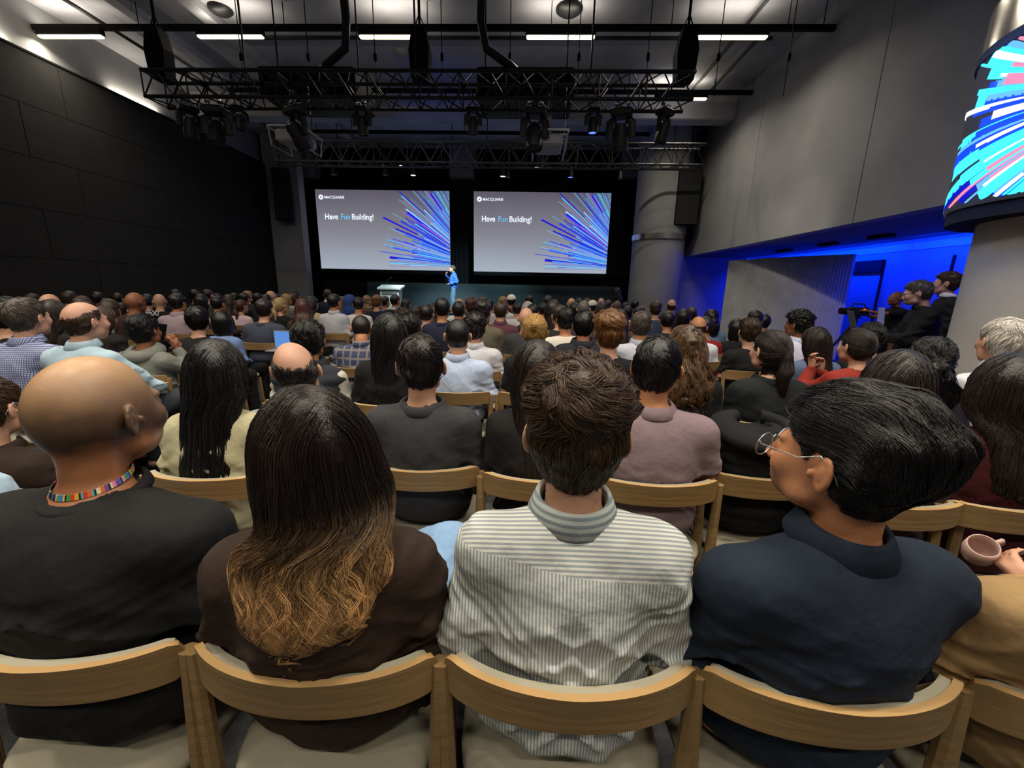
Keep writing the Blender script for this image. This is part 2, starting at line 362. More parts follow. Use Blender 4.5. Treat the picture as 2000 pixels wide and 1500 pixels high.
q = MB(); q.box((XB - 0.06, 9.6, 1.95), (XB - 0.0, 10.5, 2.22), 0, 0.01)
tag(q.build('door_header', M_BLACK), 'dark header plate over the blue doorway right of the partition', 'door header')
q = MB()
for y in (9.6, 8.1): q.box((XB - 0.03, y - 0.02, 0), (XB, y + 0.02, 2.2), 0)
struct(q.build('door_1', M_BLACK))

# ---------------------------------------------------------------- ceiling services
q = MB(); q.box((XL, 11.9, 5.75), (XR, 12.35, ZC), 0, 0.02); struct(q.build('trim_8', M_CEIL))
q = MB(); q.box((XL, 5.2, 6.0), (XR, 5.5, ZC), 0, 0.02); struct(q.build('trim_9', M_CEIL))
for i, (a, b) in enumerate((((-7.4, 2), (-7.4, 16)), ((-6.1, 2), (-6.1, 16)))):
    q = MB(); q.box((a[0] - 0.12, a[1], 6.2), (a[0] + 0.12, b[1], ZC), 0, 0.01); struct(q.build('trim_%d' % (10 + i), M_CEIL))
LY = 8.5
def track(y, z, x0, x1, label, rods):
    t = thing('lighting_track', ((x0 + x1) / 2, y, z), label, 'lighting track')
    hw = (x1 - x0) / 2; box_obj('track_bar', (-hw, -0.04, 0), (hw, 0.04, 0.09), M_BLACK, t, 0.01)
    for r in rods:
        q = MB(); q.tube([(r - (x0 + x1) / 2, 0, 0.09), (r - (x0 + x1) / 2, 0, ZC - z - 0.004)], 0.008, 6); q.build('rod', M_BLACK, t)
def lamp(x, y, z, label, group):
    t = thing('ceiling_lamp', (x, y, z), label, 'ceiling lamp', group)
    q = MB(); q.box((-0.62, -0.05, 0), (0.62, 0.05, 0.08), 0, 0.008); q.build('housing', M_BLACK, t)
    q = MB(); q.box((-0.6, -0.045, -0.035), (0.6, 0.045, -0.001), 0, 0.01); q.build('diffuser', emis('lamp_diffuser', (1.0, 0.86, 0.55), 6.0), t)
    area_light('ceiling_lamp_light', (x, y, z - 0.05), 1.18, 36, WARM, sy=0.09, spread=155)
    area_light('ceiling_glow_fill', (x, y + 0.1, z + 0.17), 1.1, 7, WARM, (math.pi, 0, 0), sy=0.05)  # added upward light for the ceiling glow above the lamp
z = pz(1000, 68, LY)[1]; ex = pz(1750, 66, LY)[0]
track(LY, z + 0.06, pz(60, 66, LY)[0], ex, 'black lighting track carrying the near row of five lamps', [-7.2, -4.5, -1.9, 0.3, 2.4, 4.4, 5.0])
words_ = ['leftmost', 'second from left', 'middle', 'second from right', 'rightmost']
for k, px in enumerate((138, 450, 767, 1095, 1430)):
    lamp(pz(px, 68, LY)[0], LY, z - 0.02, 'glowing linear ceiling lamp, %s of the near row of five' % words_[k], 'linear lamps in the near row')
Y2 = 11.2; z2 = pz(1330, 190, Y2)[1]
track(Y2, z2 + 0.06, -7.5, pz(1575, 184, Y2)[0], 'black lighting track above the main truss with one lit lamp', [-6, -3, 0, 2.5, 4.3, 5.2])
lamp(pz(1330, 190, Y2)[0], Y2, z2 - 0.02, 'single glowing linear lamp behind the right end of the truss', None)
Y3 = 13.6; track(Y3, pz(1200, 265, Y3)[1], -7.9, pz(1457, 266, Y3)[0], 'black lighting track nearest the stage', [-6.5, -2, 2, 4.4])

def truss(x0, x1, y, z0, hh, dd, label, nb):
    t = thing('truss', ((x0 + x1) / 2, y, z0), label, 'truss'); L_ = (x1 - x0) / 2; q = MB()
    cs = [(-dd / 2, 0), (dd / 2, 0), (-dd / 2, hh), (dd / 2, hh)]
    for cyy, cz in cs: q.tube([(-L_, cyy, cz), (L_, cyy, cz)], 0.025, 8)
    q.build('chord', M_METAL, t); q = MB(); step = 2 * L_ / nb
    for i in range(nb):
        a = -L_ + i * step; b = a + step
        for (c0, c1) in ((0, 2), (1, 3), (0, 1), (2, 3)):
            p, r = cs[c0], cs[c1]
            if i % 2: p, r = r, p
            q.tube([(a, *p), (b, *r)], 0.011, 5, cap=False)
        if i % 3 == 0:
            for (c0, c1) in ((0, 2), (1, 3), (0, 1), (2, 3)): q.tube([(a, *cs[c0]), (a, *cs[c1])], 0.011, 5, cap=False)
    q.build('lacing', M_METAL, t)
    for i in (0.18, 0.5, 0.82):
        q = MB(); q.tube([(-L_ + 2 * L_ * i, 0, hh), (-L_ + 2 * L_ * i, 0, ZC - z0 - 0.003)], 0.014, 6); q.build('hoist_chain', M_METAL, t)
    return t
TY = 6.7
zt0 = pz(800, 203, TY)[1]; zt1 = pz(800, 152, TY)[1]; TX0 = pz(300, 160, TY)[0]; TX1 = pz(1348, 160, TY)[0]
truss(TX0, TX1, TY, zt0, zt1 - zt0, 0.4, 'long black lattice truss carrying the moving lights in front', 36)
FY = 11.0; zf = pz(900, 322, FY)[1]; FX0 = pz(545, 300, FY)[0]; FX1 = pz(1372, 300, FY)[0]
truss(FX0, FX1, FY, zf, 0.45, 0.4, 'second black lattice truss hanging nearer the stage', 38)
t = thing('lighting_bar', (0, 12.6, 0), 'plain black lighting bar across the front of the stage', 'lighting bar')
zb0, zb1 = pz(700, 325, 12.6)[1], pz(1300, 330, 12.6)[1]
q = MB(); q.tube([(FX0, 0, zb0), (FX1 + 0.6, 0, zb1)], 0.03, 8); q.build('bar', M_METAL, t)
for xx in (FX0 + 0.8, -2.2, 1.0, FX1 - 0.2):
    q = MB(); q.tube([(xx, 0, zb0 - 0.02), (xx, 0, ZC - 0.002)], 0.012, 6); q.build('hanger', M_METAL, t)
# hoists with chains to the ceiling, rods, sprinkler heads
for k, (px, y) in enumerate(((318, 6.9), (822, 6.9), (1335, 6.9))):
    x = pz(px, 150, y)[0]; t = thing('loudspeaker_hanger', (x, y, zt1), 'black folded %s hanging above the truss, %s' % ('loudspeaker', ('at its left end', 'near its middle', 'at its right end')[k]), 'loudspeaker')
    q = MB(); q.prism([(-0.12, 0.04), (0.12, 0.04), (0.15, 0.42), (0.09, 0.7), (-0.09, 0.7), (-0.15, 0.4)], -0.1, 0.1, axis='y'); q.build('cabinet', M_BLACK, t)
    q = MB(); q.tube([(0, 0, 0.7), (0, 0, ZC - zt1 - 0.004)], 0.02, 6); q.tube([(-0.08, 0, 0.7), (0, 0, 0.9), (0.08, 0, 0.7)], 0.012, 6); q.build('bracket', M_BLACK, t)
    t['label'] = 'black angular hanging loudspeaker above the truss ' + ('left end', 'middle', 'right end')[k]
for k, px in enumerate((472, 603, 733, 863, 996, 1130, 1265, 1403, 1540)):
    y = 7.6; x, zz = pz(px, 118, y); t = thing('sprinkler', (x, y, zz), 'small dark sprinkler head on a thin drop rod, number', 'sprinkler', 'sprinkler heads above the truss')
    t['label'] = 'small dark sprinkler head on a thin rod above the truss'
    q = MB(); q.lathe([(0.0, 0), (0.03, 0), (0.03, 0.09), (0.012, 0.11), (0.0, 0.11)], n=8, cap=False); q.build('head', M_BLACK, t)
    q = MB(); q.tube([(0, 0, 0.1), (0, 0, ZC - zz)], 0.008, 5); q.tube([(0, 0, 0), (0, 0, -0.5)], 0.006, 5); q.build('drop_rod', M_BLACK, t)
# two ceiling ventilation units above the truss, with their ducts
for k, (xa_, xb_) in enumerate(((503, 693), (930, 1123))):
    y = 7.3; x0 = pz(xa_, 150, y)[0]; x1 = pz(xb_, 150, y)[0]; z0, z1 = pz(600, 186, y)[1], pz(600, 128, y)[1]
    t = thing('ventilation_unit', ((x0 + x1) / 2, y, z0), 'black box ventilation unit above the %s half of the truss' % ('left', 'right')[k], 'ventilation unit')
    hw = (x1 - x0) / 2; q = MB(); q.box((-hw, 0, 0), (hw, 0.9, z1 - z0), 0, 0.02); q.build('housing', M_BLACK, t)
    q = MB()
    for i in range(40): xx = -hw + 0.1 + i * (2 * hw - 0.2) / 40; q.box((xx, 0.08, -0.02), (xx + 0.012, 0.8, 0.0))
    q.build('grille', mat('grille', (0.12, 0.12, 0.12), 0.5), t)
    q = MB(); s = 1 if k == 0 else -1
    q.tube([(0.05 * s, 0.3, z1 - z0 - 0.02), (0.25 * s, 0.2, z1 - z0 + 0.1), (0.62 * s, 0.1, z1 - z0 + 0.28), (0.7 * s, 0, z1 - z0 + 0.6), (0.66 * s, 0, ZC - z0)], 0.065, 10); q.build('duct', M_METAL, t, True)
    for sx in (-hw + 0.1, hw - 0.1): q = MB(); q.tube([(sx, 0.45, z1 - z0 - 0.02), (sx, 0.45, ZC - z0)], 0.012, 6); q.build('suspension_rod', M_BLACK, t)
# detector and domes on the ceiling
for px, py, r, lab in ((785, 99, 0.16, 'round pale smoke detector dome on the ceiling beside the middle lamp'), (430, 14, 0.2, 'round dark ceiling dome with a glint at the upper left'), (1112, 14, 0.24, 'round ceiling dome at the top above the fourth lamp')):
    for Y in np.arange(2, 14, 0.05):
        x, zz = at(px, py, Y)
        if zz > ZC: break
    q = MB(); q.lathe([(r, 0), (r, -0.03), (r * 0.7, -0.08), (r * 0.3, -0.11), (0.001, -0.115)], n=24, cap=False)
    o = q.build('ceiling_dome', M_GREY if py > 50 else M_METAL, smooth=True); o.location = (x, Y, ZC); tag(o, lab, 'ceiling dome')
# pipes and cables
for k, pts in enumerate(([(-8.2, 3, 6.2), (-8.2, 15, 6.2)], [(-6.5, 9.4, 6.25), (4.6, 9.4, 6.25)], [(1.0, 5.6, 6.25), (3.4, 5.6, 6.25), (3.9, 7.4, 6.25), (3.9, 12, 6.25)], [(4.3, 9, 6.2), (4.3, 14.2, 6.2)])):
    q = MB(); q.tube(pts, 0.035, 8); o = q.build('pipe', M_METAL)
    tag(o, ('dark service pipe running along the ceiling above the left wall', 'dark service pipe crossing the ceiling behind the near lamps', 'dark bent conduit on the ceiling near the top right', 'dark pipe running along the ceiling beside the right wall')[k], 'pipe')
# moving head lights
def moving_head(px, y, zt, s, tilt, pan, label, lit=None):
    x = pz(px, 210, y)[0]; t = thing('moving_head_light', (x, y, zt), label, 'stage light', 'moving head lights on the trusses', pan); t.scale = (s, s, s)
    q = MB(); q.box((-0.13, -0.1, -0.11), (0.13, 0.1, -0.02), 0, 0.02); q.build('base', M_METAL, t)
    for sx in (-0.07, 0.07):
        q = MB(); q.tube([(sx, 0, -0.02), (sx, 0, 0.07)], 0.012, 6); q.box((sx - 0.03, -0.03, 0.02), (sx + 0.03, 0.03, 0.06), 0, 0.01); q.build('clamp', M_STEEL, t, 'auto')
    q = MB()
    for sx in (-1, 1): q.tube([(sx * 0.06, 0, -0.13), (sx * 0.13, 0, -0.16), (sx * 0.135, 0, -0.33)], 0.022, 8, r2=0.05)
    q.build('yoke', M_METAL, t, 'auto')
    q = MB(); q.lathe([(0.001, 0.14), (0.06, 0.13), (0.085, 0.08), (0.085, -0.02), (0.1, -0.06), (0.1, -0.16), (0.085, -0.17), (0.08, -0.15)], n=20, cap=False)
    o = q.build('head', M_METAL, t, 'auto'); o.location = (0, 0, -0.31); o.rotation_euler = (tilt, 0, 0)
    q = MB(); q.lathe([(0.001, -0.155), (0.082, -0.155)], n=20, cap=False); g = q.build('lens', lit or mat('lens_glass', (0.03, 0.03, 0.05), 0.1), o)
    return t
zz = zt0 - 0.03
blue_l = emis('lens_blue', (0.1, 0.2, 1.0), 2.0); wht_l = emis('lens_white', (0.85, 0.95, 1.0), 6.0)
pos_words = ['leftmost, close to the left wall edge', 'second from the left', 'third from left, small', 'above the left projector', 'between the left projector and the centre', 'right of the centre of the truss', 'above the right projector', 'small, with a blue lens', 'large, right of the blue one', 'rightmost, catching lamp light']
for k, (px, s, ti, pa, lit) in enumerate(((367, 0.95, 0.2, 0.9, None), (418, 1.2, -0.35, 0.2, None), (465, 0.7, 0.1, 0.4, None), (577, 1.25, 0.7, -0.5, None), (706, 0.8, 0.1, 0, None), (924, 0.75, 0.0, 0.1, None), (1045, 1.2, -0.2, 0.1, None), (1160, 0.7, 0.0, 0, blue_l), (1215, 1.2, 0.25, -0.2, None), (1300, 0.95, 0.3, 0.7, None))):
    moving_head(px, TY, zz, s, ti, pa, 'black moving head stage light under the truss, ' + pos_words[k], lit)
# projectors hung in metal cages
def projector(px, py, y, label, s=1.0):
    x, z0 = pz(px, py, y); t = thing('projector', (x, y, z0), label, 'projector'); t.scale = (s, s, s)
    q = MB(); q.box((-0.2, -0.25, -0.17), (0.2, 0.25, 0.0), 0, 0.025); q.build('body', mat('projector_body', (0.42, 0.42, 0.46), 0.45), t)
    q = MB(); q.lathe([(0.06, 0), (0.06, 0.06), (0.05, 0.06), (0.05, 0.03), (0.001, 0.03)], n=16, cap=False); q.xf(Matrix.Translation((0.05, 0.24, -0.09)) @ Matrix.Rotation(-math.pi / 2, 4, 'X')); q.build('lens', M_BLACK, t, 'auto')
    q = MB(); ms_ = mat('cage_metal', (0.5, 0.5, 0.48), 0.4, metal=0.6)
    for sx in (-1, 1):
        q.box((sx * 0.27 - 0.012, -0.3, -0.01), (sx * 0.27 + 0.012, 0.3, 0.015)); q.tube([(sx * 0.27, -0.28, 0), (sx * 0.24, -0.28, -0.24)], 0.01, 6); q.tube([(sx * 0.27, 0.28, 0), (sx * 0.24, 0.28, -0.24)], 0.01, 6)
        q.tube([(sx * 0.24, -0.28, -0.24), (sx * 0.24, 0.28, -0.24)], 0.01, 6)
    for yy in (-0.3, -0.1, 0.1, 0.28): q.box((-0.28, yy, 0.012), (0.28, yy + 0.035, 0.035))
    q.build('cage', ms_, t)
    q = MB(); q.box((-0.03, -0.04, 0.03), (0.03, 0.04, 0.6)); q.build('drop_arm', ms_, t)
    q = MB()
    for k in range(14): q.box((0.235, 0.02 + (k % 2) * 0.015, 0.04 + k * 0.05), (0.25, 0.035 + (k % 2) * 0.015, 0.08 + k * 0.05))
    q.build('chain', M_STEEL, t)
projector(578, 262, 7.0, 'projector in a metal cage hanging below the left part of the truss')
projector(1072, 270, 7.0, 'pale projector in a metal cage hanging below the right part of the truss')
zbar = lambda px: pz(px, 327, 12.6)[1]
# small spots on the bar in front of the stage
for k, (px, py, lit) in enumerate(((652, 342, None), (753, 343, None), (807, 343, wht_l), (982, 345, wht_l), (992, 347, None), (1114, 347, blue_l), (1210, 350, None))):
    y = 12.6; x, z0 = pz(px, py, y); t = thing('stage_spotlight', (x, y, z0), 'small spotlight', 'spotlight', 'spotlights over the stage front')
    t['label'] = ('small unlit spotlight above the left screen at its left', 'small dim spotlight above the middle of the left screen', 'small bright white spotlight above the left screen', 'small bright white spotlight above the right screen', 'small dim spotlight just right of the bright right one', 'small blue spotlight above the right half of the right screen', 'small dark spotlight above the far right screen corner')[k]
    q = MB(); q.lathe([(0.001, 0.2), (0.06, 0.19), (0.075, 0.1), (0.085, 0.0), (0.075, 0.0), (0.07, 0.02)], n=14, cap=False); q.build('can', M_METAL, t, 'auto')
    q = MB(); q.lathe([(0.001, 0.012), (0.072, 0.012)], n=14, cap=False); q.build('lens', lit or mat('dim_lens', (0.3, 0.3, 0.35), 0.2), t)
    q = MB(); q.tube([(0, 0, 0.15), (0, 0, zbar(px) - z0 + 0.03)], 0.012, 6); q.build('yoke', M_METAL, t)
# hanging line loudspeakers beside the stage
for px0, px1, py0, py1, y, lab in ((527, 566, 327, 430, 14.5, 'tall black loudspeaker hanging in front of the left pillar'), (1327, 1362, 330, 440, 13.2, 'tall black loudspeaker hanging between the far column and right wall')):
    x0, z1 = pz(px0, py0, y); x1, z0 = pz(px1, py1, y); t = thing('line_loudspeaker', ((x0 + x1) / 2, y, z0), lab, 'loudspeaker')
    hw = abs(x1 - x0) / 2; q = MB(); q.box((-hw, 0, 0), (hw, 0.3, z1 - z0), 0, 0.02); q.build('cabinet', M_BLACK, t)
    box_obj('grille', (-hw + 0.03, -0.012, 0.03), (hw - 0.03, 0, z1 - z0 - 0.03), mat('mesh_grille', (0.02, 0.02, 0.02), 0.9), t)
    q = MB(); q.tube([(0, 0.15, z1 - z0), (0, 0.15, ZC - z0)], 0.02, 6); q.build('hanging_bracket', M_METAL, t)
# lectern
def lectern():
    x, zt = pz(764, 556, 13.2); t = thing('lectern', (x, 13.2, 0.55), 'white lectern on the stage below the left screen', 'lectern'); h = zt - 0.55; mw = mat('lectern_white', (0.62, 0.7, 0.7), 0.4)
    q = MB(); q.prism([(-0.27, 0), (0.27, 0), (0.3, h - 0.12), (-0.3, h - 0.12)], -0.2, 0.15, axis='y'); q.build('body', mw, t)
    q = MB(); q.prism([(-0.25, h - 0.1), (0.22, h - 0.0), (0.22, h - 0.05), (-0.25, h - 0.15)], -0.37, 0.37, axis='x'); q.build('sloped_top', mw, t)
    q = MB(); q.box((-0.24, -0.215, h - 0.3), (0.24, -0.2, h - 0.17)); q.build('dark_slot', mat('slot', (0.15, 0.18, 0.18), 0.6), t)
    q = MB(); q.tube([(-0.25, 0, h - 0.05), (-0.2, 0, h + 0.06), (-0.02, 0, h + 0.2)], 0.007, 6); q.build('gooseneck', M_METAL, t)
    q = MB(); q.tube([(-0.02, 0, h + 0.2), (0.02, 0, h + 0.23)], 0.02, 8); q.build('microphone', M_BLACK, t)
lectern()
# stage light beams, from the spots on the bar
def spot(name, loc, target, power, col, ang, blend=0.5):
    d = bpy.data.lights.new(name, 'SPOT'); d.energy = power; d.color = col; d.spot_size = math.radians(ang); d.spot_blend = blend; d.shadow_soft_size = 0.08
    o = bpy.data.objects.new(name, d); C.objects.link(o); o.location = loc; o.rotation_euler = (Vector(target) - Vector(loc)).to_track_quat('-Z', 'Y').to_euler(); return o
spot('stage_beam', (pz(807, 343, 12.4)[0], 11.2, 4.5), (-3.0, 13.7, 1.2), 1900, (0.75, 0.93, 1.0), 46, 0.8)
spot('stage_beam', (0.2, 11.2, 4.5), (-2.0, 15.0, 0.8), 700, (0.55, 0.9, 1.0), 60, 0.9)
lx = pz(764, 556, 13.2)[0]; spot('stage_beam', (lx + 0.6, 11.2, 4.5), (lx, 13.1, 1.2), 500, (0.75, 0.97, 1.0), 22, 0.8)  # last beam is an extra one added to brighten the lectern
spot('blue_wash', (-2.2, TY + 0.3, zt0 - 0.4), (-2.2, 11.9, 6.0), 90, (0.05, 0.12, 1.0), 40, 1.0)
spot('blue_wash', (2.0, TY + 0.3, zt0 - 0.4), (3.0, 11.9, 6.0), 70, (0.05, 0.12, 1.0), 30, 1.0)
spot('partition_fill', (1.8, 5.6, 5.2), (6.2, 10.4, 1.0), 420, WARM, 34, 1.0)  # unseen spot added to brighten the ribbed partition
for x, y, p in ((-9.13, 1.5, 9), (-9.13, 4.9, 9), (-9.13, 7.4, 9), (-9.13, 10.4, 7)):
    area_light('cove_light', (x, y, 5.45), 1.2, p * 1.3, WARM, (math.pi, 0, math.pi / 2), sy=0.05)
# ---------------------------------------------------------------- distance-field sculpting
_rs = np.random.RandomState(7); _LAT = _rs.rand(32, 32, 32).astype(np.float32)
def vnoise(x, y, z):
    xi, yi, zi = np.floor(x), np.floor(y), np.floor(z); fx, fy, fz = x - xi, y - yi, z - zi
    fx = fx * fx * (3 - 2 * fx); fy = fy * fy * (3 - 2 * fy); fz = fz * fz * (3 - 2 * fz)
    xi = xi.astype(np.int32) & 31; yi = yi.astype(np.int32) & 31; zi = zi.astype(np.int32) & 31
    x1, y1, z1 = (xi + 1) & 31, (yi + 1) & 31, (zi + 1) & 31; g = _LAT
    a = g[xi, yi, zi] * (1 - fx) + g[x1, yi, zi] * fx; b = g[xi, y1, zi] * (1 - fx) + g[x1, y1, zi] * fx
    c = g[xi, yi, z1] * (1 - fx) + g[x1, yi, z1] * fx; d = g[xi, y1, z1] * (1 - fx) + g[x1, y1, z1] * fx
    return (a * (1 - fy) + b * fy) * (1 - fz) + (c * (1 - fy) + d * fy) * fz
def sstep(x, a, b):
    t = np.clip((x - a) / (b - a), 0, 1); return t * t * (3 - 2 * t)
def axis_pts(lo, hi, fine, coarse, f0, f1):
    "grid lines, fine between f0 and f1, coarse elsewhere"
    a = []; x = lo
    while x < hi: a.append(x); x += fine if f0 <= x <= f1 else coarse
    a.append(x); return np.array(a, np.float32)
class Field:
    def __init__(s, X, Y, Z):
        s.X, s.Y, s.Z = X, Y, Z; s.f = np.full((len(X), len(Y), len(Z)), 0.5, np.float32)
    def sub(s, lo, hi):
        r = [slice(max(0, np.searchsorted(A, l) - 1), np.searchsorted(A, h) + 1) for A, l, h in zip((s.X, s.Y, s.Z), lo, hi)]
        return tuple(r), s.X[r[0]][:, None, None], s.Y[r[1]][None, :, None], s.Z[r[2]][None, None, :]
    def put(s, prim, k=0.03, op='add', pad=0.07):
        fn, lo, hi = prim; sl, x, y, z = s.sub([a - pad for a in lo], [a + pad for a in hi])
        if min(len(s.X[sl[0]]), len(s.Y[sl[1]]), len(s.Z[sl[2]])) == 0: return
        d = fn(x, y, z).astype(np.float32); a = s.f[sl]
        if op == 'add': h = np.maximum(k - np.abs(a - d), 0) / k; s.f[sl] = np.minimum(a, d) - h * h * k * 0.25
        else: h = np.maximum(k - np.abs(a + d), 0) / k; s.f[sl] = np.maximum(a, -d) + h * h * k * 0.25
    def sample(s, P):
        "value and gradient by interpolation"
        def idx(A, v): i = np.clip(np.searchsorted(A, v) - 1, 0, len(A) - 2); return i, np.clip((v - A[i]) / (A[i + 1] - A[i]), 0, 1)
        def val(Q):
            i, a = idx(s.X, Q[:, 0]); j, b = idx(s.Y, Q[:, 1]); k, c = idx(s.Z, Q[:, 2]); f = s.f
            v0 = (f[i, j, k] * (1 - a) + f[i + 1, j, k] * a) * (1 - b) + (f[i, j + 1, k] * (1 - a) + f[i + 1, j + 1, k] * a) * b
            v1 = (f[i, j, k + 1] * (1 - a) + f[i + 1, j, k + 1] * a) * (1 - b) + (f[i, j + 1, k + 1] * (1 - a) + f[i + 1, j + 1, k + 1] * a) * b
            return v0 * (1 - c) + v1 * c
        e = 0.006; g = np.stack([val(P + np.array(d) * e) - val(P - np.array(d) * e) for d in ((1, 0, 0), (0, 1, 0), (0, 0, 1))], 1) / (2 * e)
        n = np.linalg.norm(g, axis=1, keepdims=True) + 1e-6
        return val(P), g / n, n[:, 0]
    def mesh(s): return surface_nets(s.f, s.X, s.Y, s.Z)
def cone(a, b, ra, rb, sc_=(1, 1, 1)):
    a = np.array(a, float); b = np.array(b, float); S_ = np.array(sc_, float)
    def fn(x, y, z):
        x, y, z = (x - a[0]) / S_[0], (y - a[1]) / S_[1], (z - a[2]) / S_[2]; d = (b - a) / S_; L2 = float(d @ d) + 1e-9
        t = np.clip((x * d[0] + y * d[1] + z * d[2]) / L2, 0, 1)
        return (np.sqrt((x - t * d[0]) ** 2 + (y - t * d[1]) ** 2 + (z - t * d[2]) ** 2) - (ra + (rb - ra) * t)) * min(S_)
    R = max(ra, rb) * max(sc_); return fn, np.minimum(a, b) - R, np.maximum(a, b) + R
def ell(c, r, rot=None):
    c = np.array(c, float); r = np.array(r, float); Rm = None if rot is None else np.array(rot, float)
    def fn(x, y, z):
        x, y, z = x - c[0], y - c[1], z - c[2]
        if Rm is not None: x, y, z = (Rm[0, 0] * x + Rm[1, 0] * y + Rm[2, 0] * z, Rm[0, 1] * x + Rm[1, 1] * y + Rm[2, 1] * z, Rm[0, 2] * x + Rm[1, 2] * y + Rm[2, 2] * z)
        q = np.sqrt((x / r[0]) ** 2 + (y / r[1]) ** 2 + (z / r[2]) ** 2); g = np.sqrt((x / r[0] ** 2) ** 2 + (y / r[1] ** 2) ** 2 + (z / r[2] ** 2) ** 2)
        return q * (q - 1) / (g + 1e-6)
    R = max(r) if rot is not None else r; return fn, c - R, c + R
def surface_nets(f, X, Y, Z):
    s = f < 0; nx, ny, nz = f.shape; cnt = np.zeros((nx - 1, ny - 1, nz - 1), np.int8)
    for i in (0, 1):
        for j in (0, 1):
            for k in (0, 1): cnt += s[i:nx - 1 + i, j:ny - 1 + j, k:nz - 1 + k]
    ci, cj, ck = np.nonzero((cnt > 0) & (cnt < 8)); idx = np.full(cnt.shape, -1, np.int32); idx[ci, cj, ck] = np.arange(len(ci))
    P = np.zeros((len(ci), 3)); N_ = np.zeros(len(ci))
    A = (X, Y, Z); base = (ci, cj, ck)
    for ax in range(3):
        o1, o2 = [q for q in range(3) if q != ax]
        for u in (0, 1):
            for v in (0, 1):
                a = [base[0].copy(), base[1].copy(), base[2].copy()]; a[o1] += u; a[o2] += v; b = [q.copy() for q in a]; b[ax] += 1
                fa, fb = f[a[0], a[1], a[2]], f[b[0], b[1], b[2]]; cr = (fa < 0) != (fb < 0); t = np.where(cr, fa / np.where(fa == fb, 1, fa - fb), 0)
                p = [A[q][a[q]].astype(float) for q in range(3)]; p[ax] = p[ax] + t * (A[ax][b[ax]] - A[ax][a[ax]])
                for q in range(3): P[:, q] += np.where(cr, p[q], 0)
                N_ += cr
    P /= N_[:, None]; Fs = []
    for ax in range(3):
        sl0 = [slice(1, n_ - 1) for n_ in (nx, ny, nz)]; sl0[ax] = slice(0, (nx, ny, nz)[ax] - 1); sl1 = list(sl0); sl1[ax] = slice(1, (nx, ny, nz)[ax])
        a = s[tuple(sl0)]; b = s[tuple(sl1)]; I = list(np.nonzero(a != b)); flip = a[tuple(I)]
        o1, o2 = [(1, 2), (2, 0), (0, 1)][ax]; g = [I[0], I[1], I[2]]
        for q in range(3):
            if q != ax: g[q] = g[q] + 1
        def cell(d1, d2): c = [g[0].copy(), g[1].copy(), g[2].copy()]; c[o1] += d1; c[o2] += d2; return idx[c[0], c[1], c[2]]
        q = np.stack([cell(-1, -1), cell(0, -1), cell(0, 0), cell(-1, 0)], 1); q[~flip] = q[~flip][:, ::-1]; Fs.append(q)
    return P.astype(np.float32), np.concatenate(Fs).astype(np.int32)

# ---------------------------------------------------------------- the human figure (faces +y; seated on z = 0.46)
HC = np.array((0.0, 0.03, 1.24))          # centre of the head
PIV = np.array((0.0, 0.0, 1.12))          # pivot of the neck
def V3(*a): return np.array(a, float)
def seated(arms='lap', cross=0, w=1.0, fem=0):
    S = (0.147 if fem else 0.163) * w
    J = dict(S=S, fem=fem, w=w, hip=V3(0.09, 0, 0.54), knee=V3(0.12, 0.43, 0.52), ank=V3(0.12, 0.45, 0.1), toe=V3(0.13, 0.6, 0.045))
    J['sh'] = V3(S, -0.02, 1.0); J['el'] = V3(S + 0.05, -0.015, 0.76); J['wr'] = V3(0.10, 0.24, 0.655)
    J['arm'] = {}
    if arms == 'wide': J['el'] = V3(S + 0.10, 0.03, 0.79)
    return J
def standing(**arm):
    J = seated(); J.update(stand=1, zlo=-0.44, hip=V3(0.09, 0, 0.52), knee=V3(0.10, 0.02, 0.09), ank=V3(0.11, -0.02, -0.33), toe=V3(0.13, 0.12, -0.385), face=1)
    J['el'] = V3(J['S'] + 0.06, -0.03, 0.76); J['wr'] = V3(J['S'] + 0.05, 0.06, 0.53); J['arm'] = {int(k[1:]) * (1 if k[0] == 'p' else -1): v for k, v in arm.items()}
    return J
def hand_prims(wr, d, n, side, curl=0.6, s=1.0):
    "palm, four bent fingers and a thumb leaving the side of the palm"
    d = d / np.linalg.norm(d); n = n - d * (n @ d); n = n / np.linalg.norm(n); u = np.cross(d, n) * side
    out = [cone(wr + d * 0.02 * s, wr + d * 0.065 * s, 0.02 * s, 0.024 * s), cone(wr + (d * 0.03 + u * 0.018) * s, wr + (d * 0.085 + u * 0.028) * s, 0.014 * s, 0.012 * s),
           cone(wr + (d * 0.03 - u * 0.018) * s, wr + (d * 0.085 - u * 0.03) * s, 0.014 * s, 0.011 * s)]
    for i, (off, L) in enumerate(((0.03, 0.072), (0.010, 0.08), (-0.010, 0.075), (-0.029, 0.06))):
        p = wr + (d * 0.088 + u * off) * s; c = curl * (1 + 0.15 * i); dd = d.copy(); a = 0
        for k, fr in enumerate((0.45, 0.32, 0.23)):
            a += c * (0.5 if k == 0 else 0.8); v = d * math.cos(a) + n * math.sin(a); q = p + v * L * fr * s
            out.append(cone(p, q, (0.0092 - 0.001 * k) * s, (0.0086 - 0.001 * k) * s)); p = q
    p = wr + (d * 0.025 + u * 0.026) * s; v = d * 0.6 + u * 0.75 + n * 0.3 * curl; v /= np.linalg.norm(v); q = p + v * 0.04 * s
    out.append(cone(p, q, 0.013 * s, 0.0105 * s)); v2 = d * 0.9 + u * 0.15 + n * 0.5 * curl; v2 /= np.linalg.norm(v2); out.append(cone(q, q + v2 * 0.032 * s, 0.0105 * s, 0.0085 * s))
    return out
